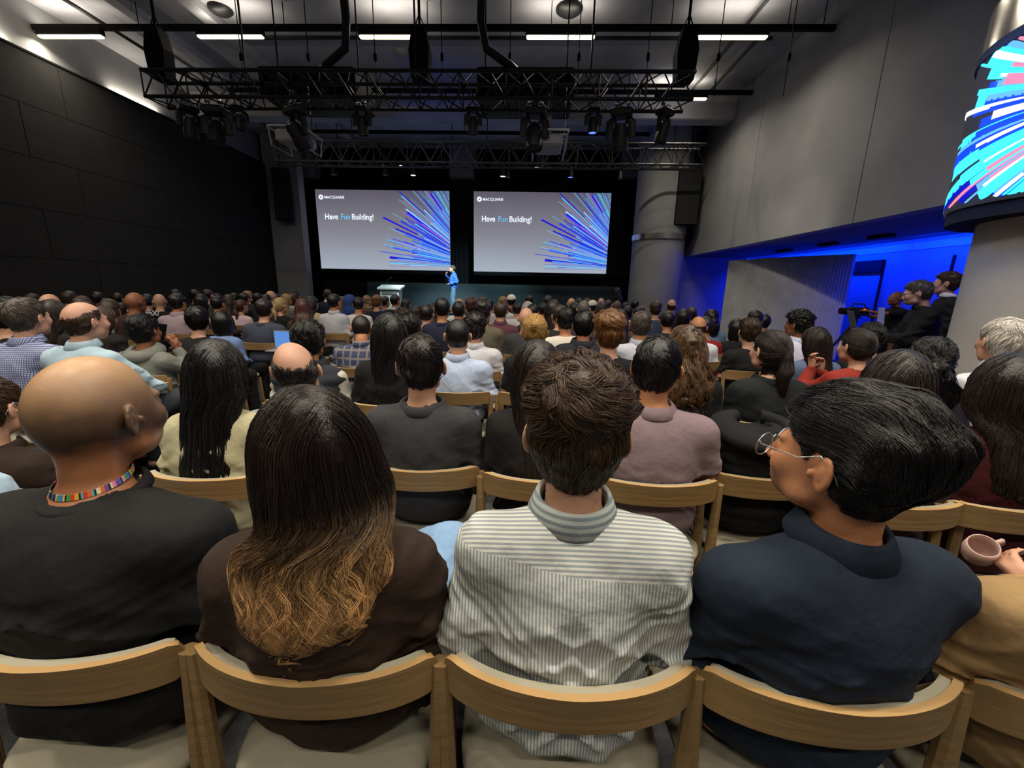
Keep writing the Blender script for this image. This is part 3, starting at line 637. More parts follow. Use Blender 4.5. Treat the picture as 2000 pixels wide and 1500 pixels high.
def limbs(J, side):
    g = J['arm'].get(side, {}); m_ = V3(side, 1, 1)
    P = lambda k: g[k] if k in g else J[k] * m_
    return P('sh'), P('el'), P('wr'), g.get('hd', V3(-0.7 * side, 0.65, -0.25)), g.get('hn', V3(0, 0.1, -1)), g.get('curl', 0.5)
def head_prims(face=True):
    h = HC; E = lambda c, r, rot=None: ell(h + V3(*c), r, rot)
    add = [(E((0, -0.012, 0.02), (0.076, 0.096, 0.094)), 0.02), (E((0, -0.035, -0.005), (0.07, 0.07, 0.075)), 0.03), (E((0, 0.035, -0.035), (0.06, 0.06, 0.075)), 0.03), (E((0, 0.05, -0.075), (0.042, 0.042, 0.038)), 0.03),
           (cone(h + V3(0, 0.078, -0.1), h + V3(0, 0.07, -0.095), 0.018, 0.02), 0.02), (cone(h + V3(-0.045, 0.02, -0.075), h + V3(0.045, 0.02, -0.075), 0.022, 0.022), 0.03)]
    sub = []
    if face:
        add += [(E((0, 0.083, 0.018), (0.045, 0.014, 0.011)), 0.015), (cone(h + V3(0, 0.093, 0.008), h + V3(0, 0.114, -0.03), 0.008, 0.011), 0.012), (E((-0.012, 0.103, -0.034), (0.008, 0.01, 0.007)), 0.008), (E((0.012, 0.103, -0.034), (0.008, 0.01, 0.007)), 0.008),
                (E((0, 0.094, -0.06), (0.024, 0.01, 0.0055)), 0.006), (E((0, 0.092, -0.071), (0.021, 0.01, 0.007)), 0.006), (E((-0.042, 0.07, -0.028), (0.02, 0.02, 0.022)), 0.02), (E((0.042, 0.07, -0.028), (0.02, 0.02, 0.022)), 0.02)]
        sub += [(E((-0.031, 0.103, -0.002), (0.018, 0.016, 0.011)), 0.012), (E((0.031, 0.103, -0.002), (0.018, 0.016, 0.011)), 0.012)]
        post = [(E((-0.031, 0.08, -0.002), (0.0135, 0.0135, 0.0125)), 0.003), (E((0.031, 0.08, -0.002), (0.0135, 0.0135, 0.0125)), 0.003)]
    else: post = []
    for s_ in (-1, 1):
        a = 0.62 * s_; R = np.array([[math.cos(a), -math.sin(a), 0], [math.sin(a), math.cos(a), 0], [0, 0, 1]])
        c = V3(s_ * 0.081, -0.006, -0.010)
        post += [(ell(h + c + V3(s_ * 0.007, -0.007, 0), (0.0075, 0.021, 0.034), R), 0.006)]
        if face: post += [(ell(h + c + V3(s_ * 0.0165, -0.003, 0.003), (0.0095, 0.013, 0.022), R), -0.004), (ell(h + c + V3(s_ * 0.006, 0.012, -0.004), (0.006, 0.006, 0.009)), 0.005), (ell(h + c + V3(s_ * 0.012, -0.005, 0.002), (0.003, 0.008, 0.014), R), 0.005)]
    return add, sub, post
def body_field(J, hf, cf, hands=True, face=True, zlo=-0.02, stand=None):
    zlo = J.get('zlo', zlo)
    pts = [J['hip'], J['knee'], J['ank'], J['toe']]; L_ = []
    for s_ in (-1, 1): L_ += list(limbs(J, s_)[:3])
    ylo = min(-0.22, min(p[1] for p in L_) - 0.1); yhi = max(0.66, max(p[1] for p in L_) + 0.2); xw = max(0.36, max(abs(p[0]) for p in L_) + 0.17)
    if stand: yhi = max(0.3, max(p[1] for p in L_) + 0.2)
    X = axis_pts(-xw, xw, hf, cf, -0.105, 0.105); Y = axis_pts(ylo, yhi, hf, cf, -0.1, 0.16); Z = axis_pts(zlo, 1.42, hf, cf, 1.08, 1.5)
    f = Field(X, Y, Z); w = J['w']; fem = J['fem']
    pel = J.get('pel', V3(0, -0.01, 0.56))
    f.put(ell(pel, (0.165 * w, 0.115, 0.11))); f.put(ell((0, -0.01, 0.71), (0.13 * w, 0.1, 0.14)), 0.06)
    f.put(ell((0, -0.015, 0.90), (0.148 * w, 0.108, 0.17)), 0.06); f.put(cone((-J['S'] + .02, -0.025, 1.005), (J['S'] - .02, -0.025, 1.005), 0.048, 0.048), 0.05)
    for s_ in (-1, 1):
        f.put(cone((0.02 * s_, -0.025, 1.062), (J['S'] * 0.85 * s_, -0.03, 1.012), 0.042, 0.036), 0.03)
        sh, el, wr, hd, hn, cu = limbs(J, s_)
        f.put(cone(sh, el, 0.047 * (0.9 if fem else 1), 0.038), 0.03); f.put(cone(el, wr, 0.038, 0.026), 0.01)
        if hands:
            for p in hand_prims(wr, hd, hn, -s_, cu): f.put(p, 0.007)
        else: f.put(cone(wr, wr + hd / np.linalg.norm(hd) * 0.13, 0.028, 0.02), 0.02)
        m_ = V3(s_, 1, 1); lg = J.get('leg', {}).get(s_, {}); hip, kn, an, to = [lg.get(k, J[k] * m_) for k in ('hip', 'knee', 'ank', 'toe')]
        f.put(cone(hip, kn, 0.082, 0.055), 0.02); f.put(cone(kn, an, 0.055, 0.036), 0.01); f.put(cone(an, to, 0.036, 0.03), 0.02)
        f.put(cone(an, an + (an - to) * 0.25 - V3(0, 0, 0.03), 0.035, 0.03), 0.02)
    f.put(cone((0, -0.015, 1.06), (0, 0.005, 1.2), 0.054 if not fem else 0.048, 0.052 if not fem else 0.045), 0.025)
    add, sub, post = head_prims(face)
    for p, k in add: f.put(p, k)
    for p, k in sub: f.put(p, k, 'sub')
    for p, k in post: f.put(p, abs(k), 'add' if k > 0 else 'sub')
    return f
def deform(V, D, base=None):
    "D: dh torso length, w breadth, lean, side, yaw, pitch, roll, cheek"
    V = V.astype(float).copy(); z = V[:, 2].copy()
    k = sstep(z, 0.5, 1.0); hw = sstep(z, 1.09, 1.17)
    if D.get('w', 1) != 1: V[:, 0] *= 1 + (D['w'] - 1) * (1 - sstep(z, 1.05, 1.12)) ; V[:, 1] *= 1 + (D['w'] - 1) * 0.8 * (1 - sstep(z, 1.05, 1.12)) * sstep(z, 0.45, 0.55) * (1 - sstep(V[:, 1], 0.05, 0.2))
    hs = D.get('hs', 1)
    if hs != 1: V = PIV + (V - PIV) * (1 + (hs - 1) * hw)[:, None]
    P = V - PIV
    for ax, a in ((1, -D.get('roll', 0)), (0, -D.get('pitch', 0)), (2, -D.get('yaw', 0))):
        if a:
            t = a * hw; c, s_ = np.cos(t), np.sin(t); i, j = [(1, 2), (2, 0), (0, 1)][ax]
            pi, pj = P[:, i].copy(), P[:, j].copy(); P[:, i] = pi * c - pj * s_; P[:, j] = pi * s_ + pj * c
    V = PIV + P
    V[:, 2] += D.get('dh', 0) * k
    h = np.clip(z - 0.55, 0, None); V[:, 1] += D.get('lean', 0) * h + D.get('hunch', 0) * sstep(z, 0.8, 1.15); V[:, 0] += D.get('side', 0) * h
    tw = D.get('twist', 0)
    if tw:
        t = -tw * k; c, s_ = np.cos(t), np.sin(t); x, y = V[:, 0].copy(), V[:, 1].copy(); V[:, 0] = x * c - y * s_; V[:, 1] = x * s_ + y * c
    return V.astype(np.float32)

# ---------------------------------------------------------------- clothes
def cloth_field(J, kind, h, fold=0.006, seed=0):
    X = np.arange(-0.36, 0.36, h, dtype=np.float32); ylo = -0.25; L_ = []
    for s_ in (-1, 1): L_ += list(limbs(J, s_)[:3])
    yhi = max(0.30, max(p[1] for p in L_) + 0.08); xw = max(0.36, max(abs(p[0]) for p in L_) + 0.08)
    X = np.arange(-xw, xw, h, dtype=np.float32); Z = np.arange(0.44, max(1.2, max(p[2] for p in L_) + 0.1), h, dtype=np.float32); Y = np.arange(ylo, yhi, h, dtype=np.float32)
    f = Field(X, Y, Z); w = J['w']; o = {'tee': 0.014, 'shirt': 0.018, 'jacket': 0.028, 'puffer': 0.04, 'hoodie': 0.03}.get(kind, 0.016)
    f.put(ell((0, -0.015, 0.58), (0.165 * w + o, 0.118 + o, 0.12)), 0.05); f.put(ell((0, -0.015, 0.72), (0.135 * w + o + .01, 0.108 + o, 0.17)), 0.08)
    f.put(ell((0, -0.018, 0.90), (0.15 * w + o, 0.112 + o, 0.18)), 0.08); f.put(cone((-J['S'] + .02, -0.026, 1.0), (J['S'] - .02, -0.026, 1.0), 0.05 + o * .5, 0.05 + o * .5), 0.07)
    for s_ in (-1, 1):
        f.put(cone((0.03 * s_, -0.026, 1.052), (J['S'] * 0.85 * s_, -0.03, 1.014), 0.038 + o * .4, 0.036 + o * .5), 0.045)
        sh, el, wr, hd, hn, cu = limbs(J, s_); g = J['arm'].get(s_, {})
        if J.get('sleeve') == 'none': continue
        f.put(cone(sh, el, 0.045 + o * .6, 0.039 + o * .65), 0.04)
        if kind == 'tee' and not J.get('longsleeve'):
            pass
        if J.get('sleeve', 'long') == 'long': f.put(cone(el, wr, 0.039 + o * .65, 0.03 + o * .4), 0.03)
    m_ = np.abs(f.f) < 0.05; i, j, k = np.nonzero(m_); x, y, z = X[i], Y[j], Z[k]
    if kind == 'puffer':
        d = 0.010 * np.abs(np.sin(z * math.pi / 0.075)) - 0.004 + 0.004 * (vnoise(x * 30 + seed, y * 30, z * 30) - 0.5)
    else:
        lowk = 1.0 + 0.3 * (1 - sstep(z, 0.62, 0.9)) + 0.3 * sstep(np.abs(x), 0.12, 0.22)
        wx = 0.5 * vnoise(x * 5 + seed, y * 5, z * 5); n1 = vnoise(x * 5 + seed, y * 5, z * 13 + np.abs(x) * 11 + wx * 5); n2 = vnoise(x * 7 + 5 + seed, y * 6, z * 24 - np.abs(x) * 16 + wx * 8)
        n3 = vnoise(x * 4 + seed * 3, y * 4, z * 5); rdg = lambda v: (1 - np.abs(2 * v - 1)) ** 2.5
        upk = 0.25 + 0.75 * (1 - sstep(z, 0.86, 1.0)) + 0.5 * sstep(np.abs(x), 0.14, 0.2)
        d = fold * upk * (1.6 * rdg(n1) * lowk + 1.1 * rdg(n2) - 0.5) + fold * 1.2 * (n3 - 0.5)
    if J.get('yoke'): d = d + 0.0022 * sstep(z + 0.12 * x - J['yoke'], -0.0015, 0.003) * (y < 0.02)
    f.f[i, j, k] -= d.astype(np.float32)
    if J.get('sleeve', 'long') == 'short':
        for s_ in (-1, 1):
            sh, el, wr = limbs(J, s_)[:3]; dd = el - sh; ln = np.linalg.norm(dd); dd = dd / ln; c = sh + dd * ln * 0.78
            x, y, z = X[:, None, None], Y[None, :, None], Z[None, None, :]
            cut = (x - c[0]) * dd[0] + (y - c[1]) * dd[1] + (z - c[2]) * dd[2]
            rad = np.sqrt((x - c[0]) ** 2 + (y - c[1]) ** 2 + (z - c[2]) ** 2)
            f.f = np.where((rad < 0.11) & (x * s_ > 0), np.maximum(f.f, cut), f.f)
    z = Z[None, None, :]
    f.f = np.maximum(f.f, (0.47 - z)); f.f = np.maximum(f.f, -(np.sqrt((X[:, None, None] / 0.062) ** 2 + ((Y[None, :, None] + 0.008) / 0.060) ** 2) - 1 + np.clip((1.078 - z) / 0.05, 0, 9)) * 0.06)
    return f
def trouser_field(J, h):
    lg = J.get('leg', {}); yhi = 0.62; zl_ = J.get('zlo', 0.05) + (0.09 if J.get('stand') else 0); X = np.arange(-0.4, 0.4, h, dtype=np.float32); Y = np.arange(-0.2, yhi, h, dtype=np.float32); Z = np.arange(zl_, 0.82, h, dtype=np.float32)
    f = Field(X, Y, Z); w = J['w']; f.put(ell(J.get('pel', V3(0, -0.01, 0.56)), (0.165 * w + .012, 0.125, 0.108)))
    for s_ in (-1, 1):
        m_ = V3(s_, 1, 1); g = lg.get(s_, {}); hip, kn, an, to = [g.get(k, J[k] * m_) for k in ('hip', 'knee', 'ank', 'toe')]
        f.put(cone(hip, kn, 0.095, 0.072), 0.02); f.put(cone(kn, an + (kn - an) * .1, 0.072, 0.06), 0.02)
    m_ = np.abs(f.f) < 0.04; i, j, k = np.nonzero(m_); n1 = vnoise(X[i] * 12, Y[j] * 12, Z[k] * 26); f.f[i, j, k] -= (0.008 * (1 - np.abs(2 * n1 - 1)) - 0.005).astype(np.float32)
    if not J.get('stand'): f.f = np.maximum(f.f, 0.452 - Z[None, None, :] - 10 * (Y[None, :, None] > 0.2) * np.ones_like(f.f))
    return f
def ring_strip(prof, n, rx, ry, c, gap=0.0, slope=0.0):
    "sweep a profile (dr, dz) round an ellipse; opens at the front by gap"
    V = []; m_ = len(prof)
    for i in range(n + 1):
        t = -math.pi / 2 + (-math.pi + gap) + (2 * math.pi - 2 * gap) * i / n
        for dr, dz in prof: V.append((c[0] + (rx + dr) * math.cos(t), c[1] + (ry + dr) * math.sin(t), c[2] + dz - slope * math.sin(t)))
    Fc = []
    for i in range(n):
        for k in range(m_): a = i * m_ + k; b = i * m_ + (k + 1) % m_; Fc.append((a, b, b + m_, a + m_))
    return np.array(V, np.float32), np.array(Fc, np.int32)
COLLARS = {
    'shirt': lambda n: ring_strip([(0.0, -0.02), (0.0, 0.03), (0.005, 0.038), (0.012, 0.03), (0.026, -0.008), (0.022, -0.012), (0.008, 0.012), (0.006, -0.02)], n, 0.062, 0.06, (0, -0.008, 1.094), 0.35, -0.012),
    'tee': lambda n: ring_strip([(0.0, -0.012), (0.002, 0.006), (0.008, 0.009), (0.013, 0.002), (0.012, -0.012)], n, 0.068, 0.066, (0, -0.008, 1.085), 0.0, -0.012),
    'polo': lambda n: ring_strip([(0.0, -0.02), (0.0, 0.018), (0.005, 0.026), (0.012, 0.018), (0.03, -0.014), (0.026, -0.017), (0.008, 0.0), (0.006, -0.02)], n, 0.064, 0.062, (0, -0.008, 1.090), 0.35, -0.012),
    'jacket': lambda n: ring_strip([(0.0, -0.03), (0.0, 0.014), (0.006, 0.022), (0.014, 0.015), (0.026, -0.014), (0.022, -0.018), (0.01, -0.004), (0.008, -0.03)], n, 0.074, 0.07, (0, -0.012, 1.084), 0.5, -0.01),
    'puffer': lambda n: ring_strip([(0.0, -0.03), (-0.004, 0.02), (0.006, 0.045), (0.022, 0.045), (0.034, 0.02), (0.036, -0.01), (0.03, -0.03)], n, 0.07, 0.068, (0, -0.01, 1.088), 0.3, -0.01),
    'hood': lambda n: ring_strip([(0.0, -0.02), (0.0, 0.03), (0.012, 0.045), (0.035, 0.04), (0.07, 0.01), (0.075, -0.025), (0.055, -0.05), (0.02, -0.04)], n, 0.066, 0.066, (0, -0.022, 1.082), 0.5, -0.03),
}

# ---------------------------------------------------------------- hair
def head_core(f, x, y, z):
    pass
def hair_field(kind, h):
    lo, hi = (-0.17, -0.26, 0.78), (0.17, 0.16, 1.45)
    longk = {'straight': 0.34, 'wavy': 0.29, 'curlylong': 0.27, 'bob': 0.16, 'verylong': 0.46, 'curtain': 0.42}.get(kind)
    zlo = 1.24 - (longk or 0.17) - 0.06
    if kind in ('ponytail', 'hijab', 'curlypony'): zlo = 0.93
    X = np.arange(-0.18, 0.18, h, dtype=np.float32); Y = np.arange(-0.25, 0.17, h, dtype=np.float32); Z = np.arange(zlo, 1.45, h, dtype=np.float32)
    f = Field(X, Y, Z)
    add, _, _ = head_prims(False)
    for p, k in add: f.put(p, k, pad=0.12)
    f.put(cone((0, -0.015, 1.06), (0, 0.005, 1.2), 0.053, 0.051), 0.025, pad=0.12)
    x, y, z = X[:, None, None], Y[None, :, None] - HC[1], Z[None, None, :] - HC[2]
    th = np.degrees(np.abs(np.arctan2(x, -(y + 0.005)))) + 0 * z          # 0 back, 180 front
    fem = kind in ('straight', 'wavy', 'curlylong', 'bob', 'verylong', 'curtain', 'ponytail', 'bun', 'slick', 'curlypony')
    zl = np.interp(th, [0, 50, 72, 84, 100, 112, 128, 145, 180], [-0.088, -0.082, -0.06, 0.0, 0.026, -0.005 if not fem else 0.0, 0.03, 0.052, 0.066])
    r = np.sqrt(x ** 2 + (y + 0.01) ** 2)
    top = sstep(z, 0.02, 0.09)
    T = {'short': (0.006, 0.013), 'buzz': (0.004, 0.004), 'crop': (0.006, 0.02), 'quiff': (0.008, 0.034), 'curly': (0.014, 0.03), 'messy': (0.012, 0.022), 'swept': (0.0035, 0.028), 'bald': (0.0026, 0.0026), 'balding': (0.0035, 0.003),
         'slick': (0.009, 0.011), 'bun': (0.009, 0.013), 'ponytail': (0.009, 0.011), 'curlypony': (0.012, 0.013), 'bob': (0.022, 0.018)}.get(kind, (0.018, 0.016))
    t = T[0] + (T[1] - T[0]) * top
    low = 0.3 + 0.7 * sstep(z, -0.05, 0.045) + 0.45 * sstep(35 - th, 0, 25) * sstep(z, -0.085, -0.03) * (1 - sstep(z, -0.03, 0.045))
    if not fem: t = t * low
    if kind == 'quiff': t = t + 0.016 * sstep(y, -0.02, 0.07) * top
    if kind in ('crop', 'short', 'messy', 'quiff', 'swept'): t = t + 0.006 * sstep(-y, 0.02, 0.09) * sstep(z, -0.06, 0.02) * (1 - 0.5 * top)
    m_ = sstep(z - zl, -0.006, 0.014)
    if kind == 'swept': t = t + 0.02 * sstep(-y, 0.02, 0.08) * sstep(z, -0.05, 0.02) * (1 - sstep(z, 0.05, 0.1))
    nb = 0.009 * (vnoise(x * 45 + 0 * z + 0 * y, y * 45 + 0 * x + 0 * z, z * 30 + 0 * x + 0 * y) - 0.5) if kind == 'balding' else 0
    if kind == 'balding': m_ = m_ * (1 - sstep(z - 0.35 * (y + 0.02) + nb, 0.034, 0.066))
    if kind == 'bald': m_ = m_ * (1 - sstep(z, -0.02, 0.02))
    if kind == 'thinning': pass
    thick = t * m_ - 0.007 * (1 - m_)
    f.f -= thick.astype(np.float32)
    h3 = HC
    if longk:
        L = longk; wd = {'bob': 0.085, 'curlylong': 0.115, 'wavy': 0.1}.get(kind, 0.088)
        f.put(ell(h3 + V3(0, -0.035, -0.02), (0.095, 0.08, 0.115)), 0.03, pad=0.1)
        if kind == 'bob': f.put(ell(h3 + V3(0, -0.03, -0.09), (0.098, 0.085, 0.1)), 0.03)
        else:
            f.put(cone(h3 + V3(-wd * .45, -0.075, -0.08), h3 + V3(-wd * .55, -0.155, -L + 0.05), 0.058, 0.045, (1, 0.75, 1)), 0.05)
            f.put(cone(h3 + V3(wd * .45, -0.075, -0.08), h3 + V3(wd * .55, -0.155, -L + 0.05), 0.058, 0.045, (1, 0.75, 1)), 0.05)
            f.put(cone(h3 + V3(0, -0.09, -0.08), h3 + V3(0, -0.16, -L + 0.02), 0.055, 0.04, (1, 0.7, 1)), 0.05)
            if kind in ('curlylong', 'wavy'):
                f.put(ell(h3 + V3(0, -0.115, -L * 0.62), (0.122, 0.055, 0.09)), 0.05)
    if kind == 'bun': f.put(ell(h3 + V3(0, -0.1, 0.045), (0.045, 0.035, 0.042)), 0.015)
    if kind in ('ponytail', 'curlypony'):
        f.put(ell(h3 + V3(0, -0.105, 0.0), (0.024, 0.024, 0.022)), 0.015)
        if kind == 'ponytail': f.put(cone(h3 + V3(0, -0.12, 0), h3 + V3(0, -0.14, -0.1), 0.02, 0.032), 0.02); f.put(cone(h3 + V3(0, -0.14, -0.1), h3 + V3(0, -0.155, -0.22), 0.032, 0.014), 0.02)
        else: f.put(ell(h3 + V3(0, -0.15, -0.12), (0.075, 0.055, 0.13)), 0.02)
    amp, fr = {'curly': (0.010, 60), 'curlylong': (0.012, 45), 'curlypony': (0.012, 55), 'messy': (0.006, 50), 'swept': (0.009, 40), 'quiff': (0.006, 42), 'wavy': (0.007, 25), 'crop': (0.004, 60), 'bun': (0.003, 50)}.get(kind, (0.0025, 60))
    i, j, k = np.nonzero(np.abs(f.f) < 0.03); xx, yy, zz = X[i], Y[j], Z[k]
    if kind in ('curly', 'curlylong', 'curlypony', 'messy', 'quiff'): n_ = vnoise(xx * fr, yy * fr, zz * fr) - 0.5
    else: n_ = vnoise(xx * fr * 1.4, yy * fr * 0.7 + 3, zz * fr * 0.12) - 0.5
    mk = sstep(thick[i, j, k], 0.002, 0.008) if not longk else 1
    f.f[i, j, k] -= (amp * 2 * n_ * mk).astype(np.float32)
    if kind not in ('bald',): f.f = np.maximum(f.f, -(Z[None, None, :] - zlo - 0.02))
    # keep the face and ears clear
    if longk or fem:
        f.put(ell(h3 + V3(0, 0.09, -0.045), (0.06, 0.06, 0.11)), 0.012, 'sub')
    return f
def cap_field(kind, h):
    X = np.arange(-0.16, 0.16, h, dtype=np.float32); Y = np.arange(-0.16, 0.24, h, dtype=np.float32); Z = np.arange(0.98, 1.44, h, dtype=np.float32); f = Field(X, Y, Z)
    add, _, _ = head_prims(False)
    if kind == 'hijab':
        for p, k in add: f.put(p, k, pad=0.12)
        f.put(ell(HC + V3(0, -0.05, 0.0), (0.085, 0.085, 0.1)), 0.03); f.put(cone((0, -0.01, 1.1), (0, 0.02, 1.15), 0.1, 0.075), 0.05, pad=.1); f.f -= 0.016
        f.put(ell(HC + V3(0, 0.11, -0.03), (0.056, 0.06, 0.085)), 0.012, 'sub')
    else:
        f.put(ell(HC + V3(0, -0.012, 0.022), (0.096, 0.114, 0.112)), 0.01); z = Z[None, None, :] - HC[2]; y = Y[None, :, None]
        f.f = np.maximum(f.f, (0.035 + 0.1 * (y - 0.03) * (1 if kind == 'cap' else 0) - (0.03 if kind == 'beanie' else 0)) - z)
        if kind == 'cap': f.put(ell(HC + V3(0, 0.13, 0.04), (0.07, 0.075, 0.008)), 0.01)
    i, j, k = np.nonzero(np.abs(f.f) < 0.02); f.f[i, j, k] -= (0.006 * (vnoise(X[i] * 20, Y[j] * 20, Z[k] * 40) - 0.5)).astype(np.float32)
    return f
def strands(f, V, kind, n, nseg, step, rad, seed, wave=0.0, wfreq=40, part=None, spread=0.004):
    "tapered locks that follow the hair surface"
    rs = np.random.RandomState(seed); kids = 10 if n > 3000 else 5; n = n // kids
    idx = rs.choice(len(V), n); P = V[idx].astype(float) + rs.normal(0, 0.003, (n, 3)); off = rs.rand(n) * spread
    lng = kind in ('straight', 'wavy', 'curlylong', 'bob', 'verylong', 'curtain')
    whorl = HC + V3(0.012, -0.07, 0.085)
    pts = []; ph = vnoise(P[:, 0] * 28, P[:, 1] * 28, P[:, 2] * 9) * 14 + rs.rand(n) * 1.2; jit = rs.normal(0, 1, (n, 3)) * 0.3; 
    zb = f.Z[0] + 0.02; free = rs.rand(n) * 0.05
    for q in range(nseg + 1):
        v, g, _ = f.sample(P); hold = sstep(P[:, 2], zb + 0.015 + free, zb + 0.05 + free) if lng else 1.0
        P = P - g * ((v - off * (0.4 + q / nseg)) * hold)[:, None]
        pts.append(P + 0)
        loc = P - HC
        if lng or kind in ('ponytail', 'curlypony', 'slick', 'bun'):
            if kind in ('slick', 'ponytail', 'bun', 'curlypony'):
                tgt = HC + V3(0, -0.13, 0.0 if kind != 'bun' else 0.045); d = tgt - P; d[:, 2] *= 1; fall = (loc[:, 1] < -0.115) & (loc[:, 2] < 0.02); d = np.where(fall[:, None], V3(0, 0, -1)[None, :], d / np.linalg.norm(d, axis=1, keepdims=True))
            else:
                side = np.sign(loc[:, 0] - 0.01 + 1e-4); d = np.stack([side * 0.8 * sstep(loc[:, 2], 0.03, 0.1), -0.35 * sstep(loc[:, 2], 0.0, 0.08), -1.0 * np.ones(n)], 1)
        elif kind in ('swept', 'messy', 'balding'):
            d = np.stack([loc[:, 0] * 2.5 * (loc[:, 2] < 0.07), -np.ones(n), -0.2 - 1.5 * sstep(-loc[:, 1], 0.03, 0.1)], 1)
        else:
            d = P - whorl; sw = np.stack([-(P - whorl)[:, 1], (P - whorl)[:, 0], np.zeros(n)], 1); d = d + 0.9 * sw * (np.linalg.norm(P - whorl, axis=1, keepdims=True) < 0.08)
            d = d / (np.linalg.norm(d, axis=1, keepdims=True) + 1e-6); d[:, 2] -= 0.6 * sstep(-loc[:, 2], -0.03, 0.05)
        d = d + jit * (0.35 if kind in ('messy', 'quiff', 'curly', 'crop') else 0.12)
        d = d - g * np.sum(d * g, axis=1, keepdims=True); d /= (np.linalg.norm(d, axis=1, keepdims=True) + 1e-6)
        if wave:
            b = np.cross(d, g); d = d + b * (wave * np.cos(ph + q * step * wfreq))[:, None] * (0.3 + q / nseg) * (1 if not lng else sstep(HC[2] - P[:, 2], 0.02, 0.16)[:, None]); d /= (np.linalg.norm(d, axis=1, keepdims=True) + 1e-6)
        go_ = sstep(P[:, 2], zb - free - 0.012, zb - free + 0.01) if lng else (sstep(P[:, 2] - HC[2], -0.092, -0.074) if kind not in ('ponytail', 'curlypony') else 1.0)
        if lng: go_ = 0.15 + 0.85 * go_
        P = P + d * (step * (0.7 + 0.6 * rs.rand(n)) * go_)[:, None]
    Q = np.stack(pts, 1); T = np.gradient(Q, axis=1); T /= np.linalg.norm(T, axis=2, keepdims=True) + 1e-9
    _, g, _ = f.sample(Q.reshape(-1, 3)); g = g.reshape(Q.shape); B = np.cross(T, g)
    Q = np.repeat(Q, kids, 0); g = np.repeat(g, kids, 0); B = np.repeat(B, kids, 0); n = n * kids; w0 = 0.0065 if kids == 10 else 0.007
    u = np.linspace(0, 1, nseg + 1)[None, :, None]; cl = w0 * (1 - 0.72 * sstep(u, 0.15, 1.0)); Q = Q + B * np.clip(rs.normal(0, 1, (n, 1, 1)), -1.8, 1.8) * cl + g * np.abs(rs.normal(0, 0.22, (n, 1, 1))) * cl * 0.8 + B * np.sin(u * 5 + rs.rand(n, 1, 1) * 6) * 0.0012
    T = np.gradient(Q, axis=1); T /= np.linalg.norm(T, axis=2, keepdims=True) + 1e-9
    _, g, _ = f.sample(Q.reshape(-1, 3)); g = g.reshape(Q.shape); B = np.cross(T, g); B /= np.linalg.norm(B, axis=2, keepdims=True) + 1e-9
    tt = np.linspace(0, 1, nseg + 1)[None, :, None]; R = rad * (0.6 + 0.8 * rs.rand(n))[:, None, None] * np.clip(1.25 - tt ** 2 * 1.15, 0.08, 1) * np.clip(tt * 6 + 0.35, 0, 1)
    g = np.cross(B, T)
    Rg = None; ring = [Q + B * R, Q - B * R, Q + g * R * 0.9 * np.sign(np.sum(g * g, axis=2, keepdims=True))]
    VV = np.stack(ring, 2).reshape(-1, 3); m_ = nseg + 1; base = (np.arange(n) * m_ * 3)[:, None, None] + (np.arange(nseg) * 3)[None, :, None]
    fs = []
    for k in range(3):
        a = base[:, :, 0] + k; b = base[:, :, 0] + (k + 1) % 3; fs.append(np.stack([a, b, b + 3, a + 3], 2).reshape(-1, 4))
    Fc = np.concatenate(fs); rnd = np.repeat(np.clip(0.65 * np.repeat(rs.rand(n // kids), kids) + 0.35 * rs.rand(n), 0, 1), m_ * 3)
    return VV.astype(np.float32), Fc.astype(np.int32), rnd.astype(np.float32)
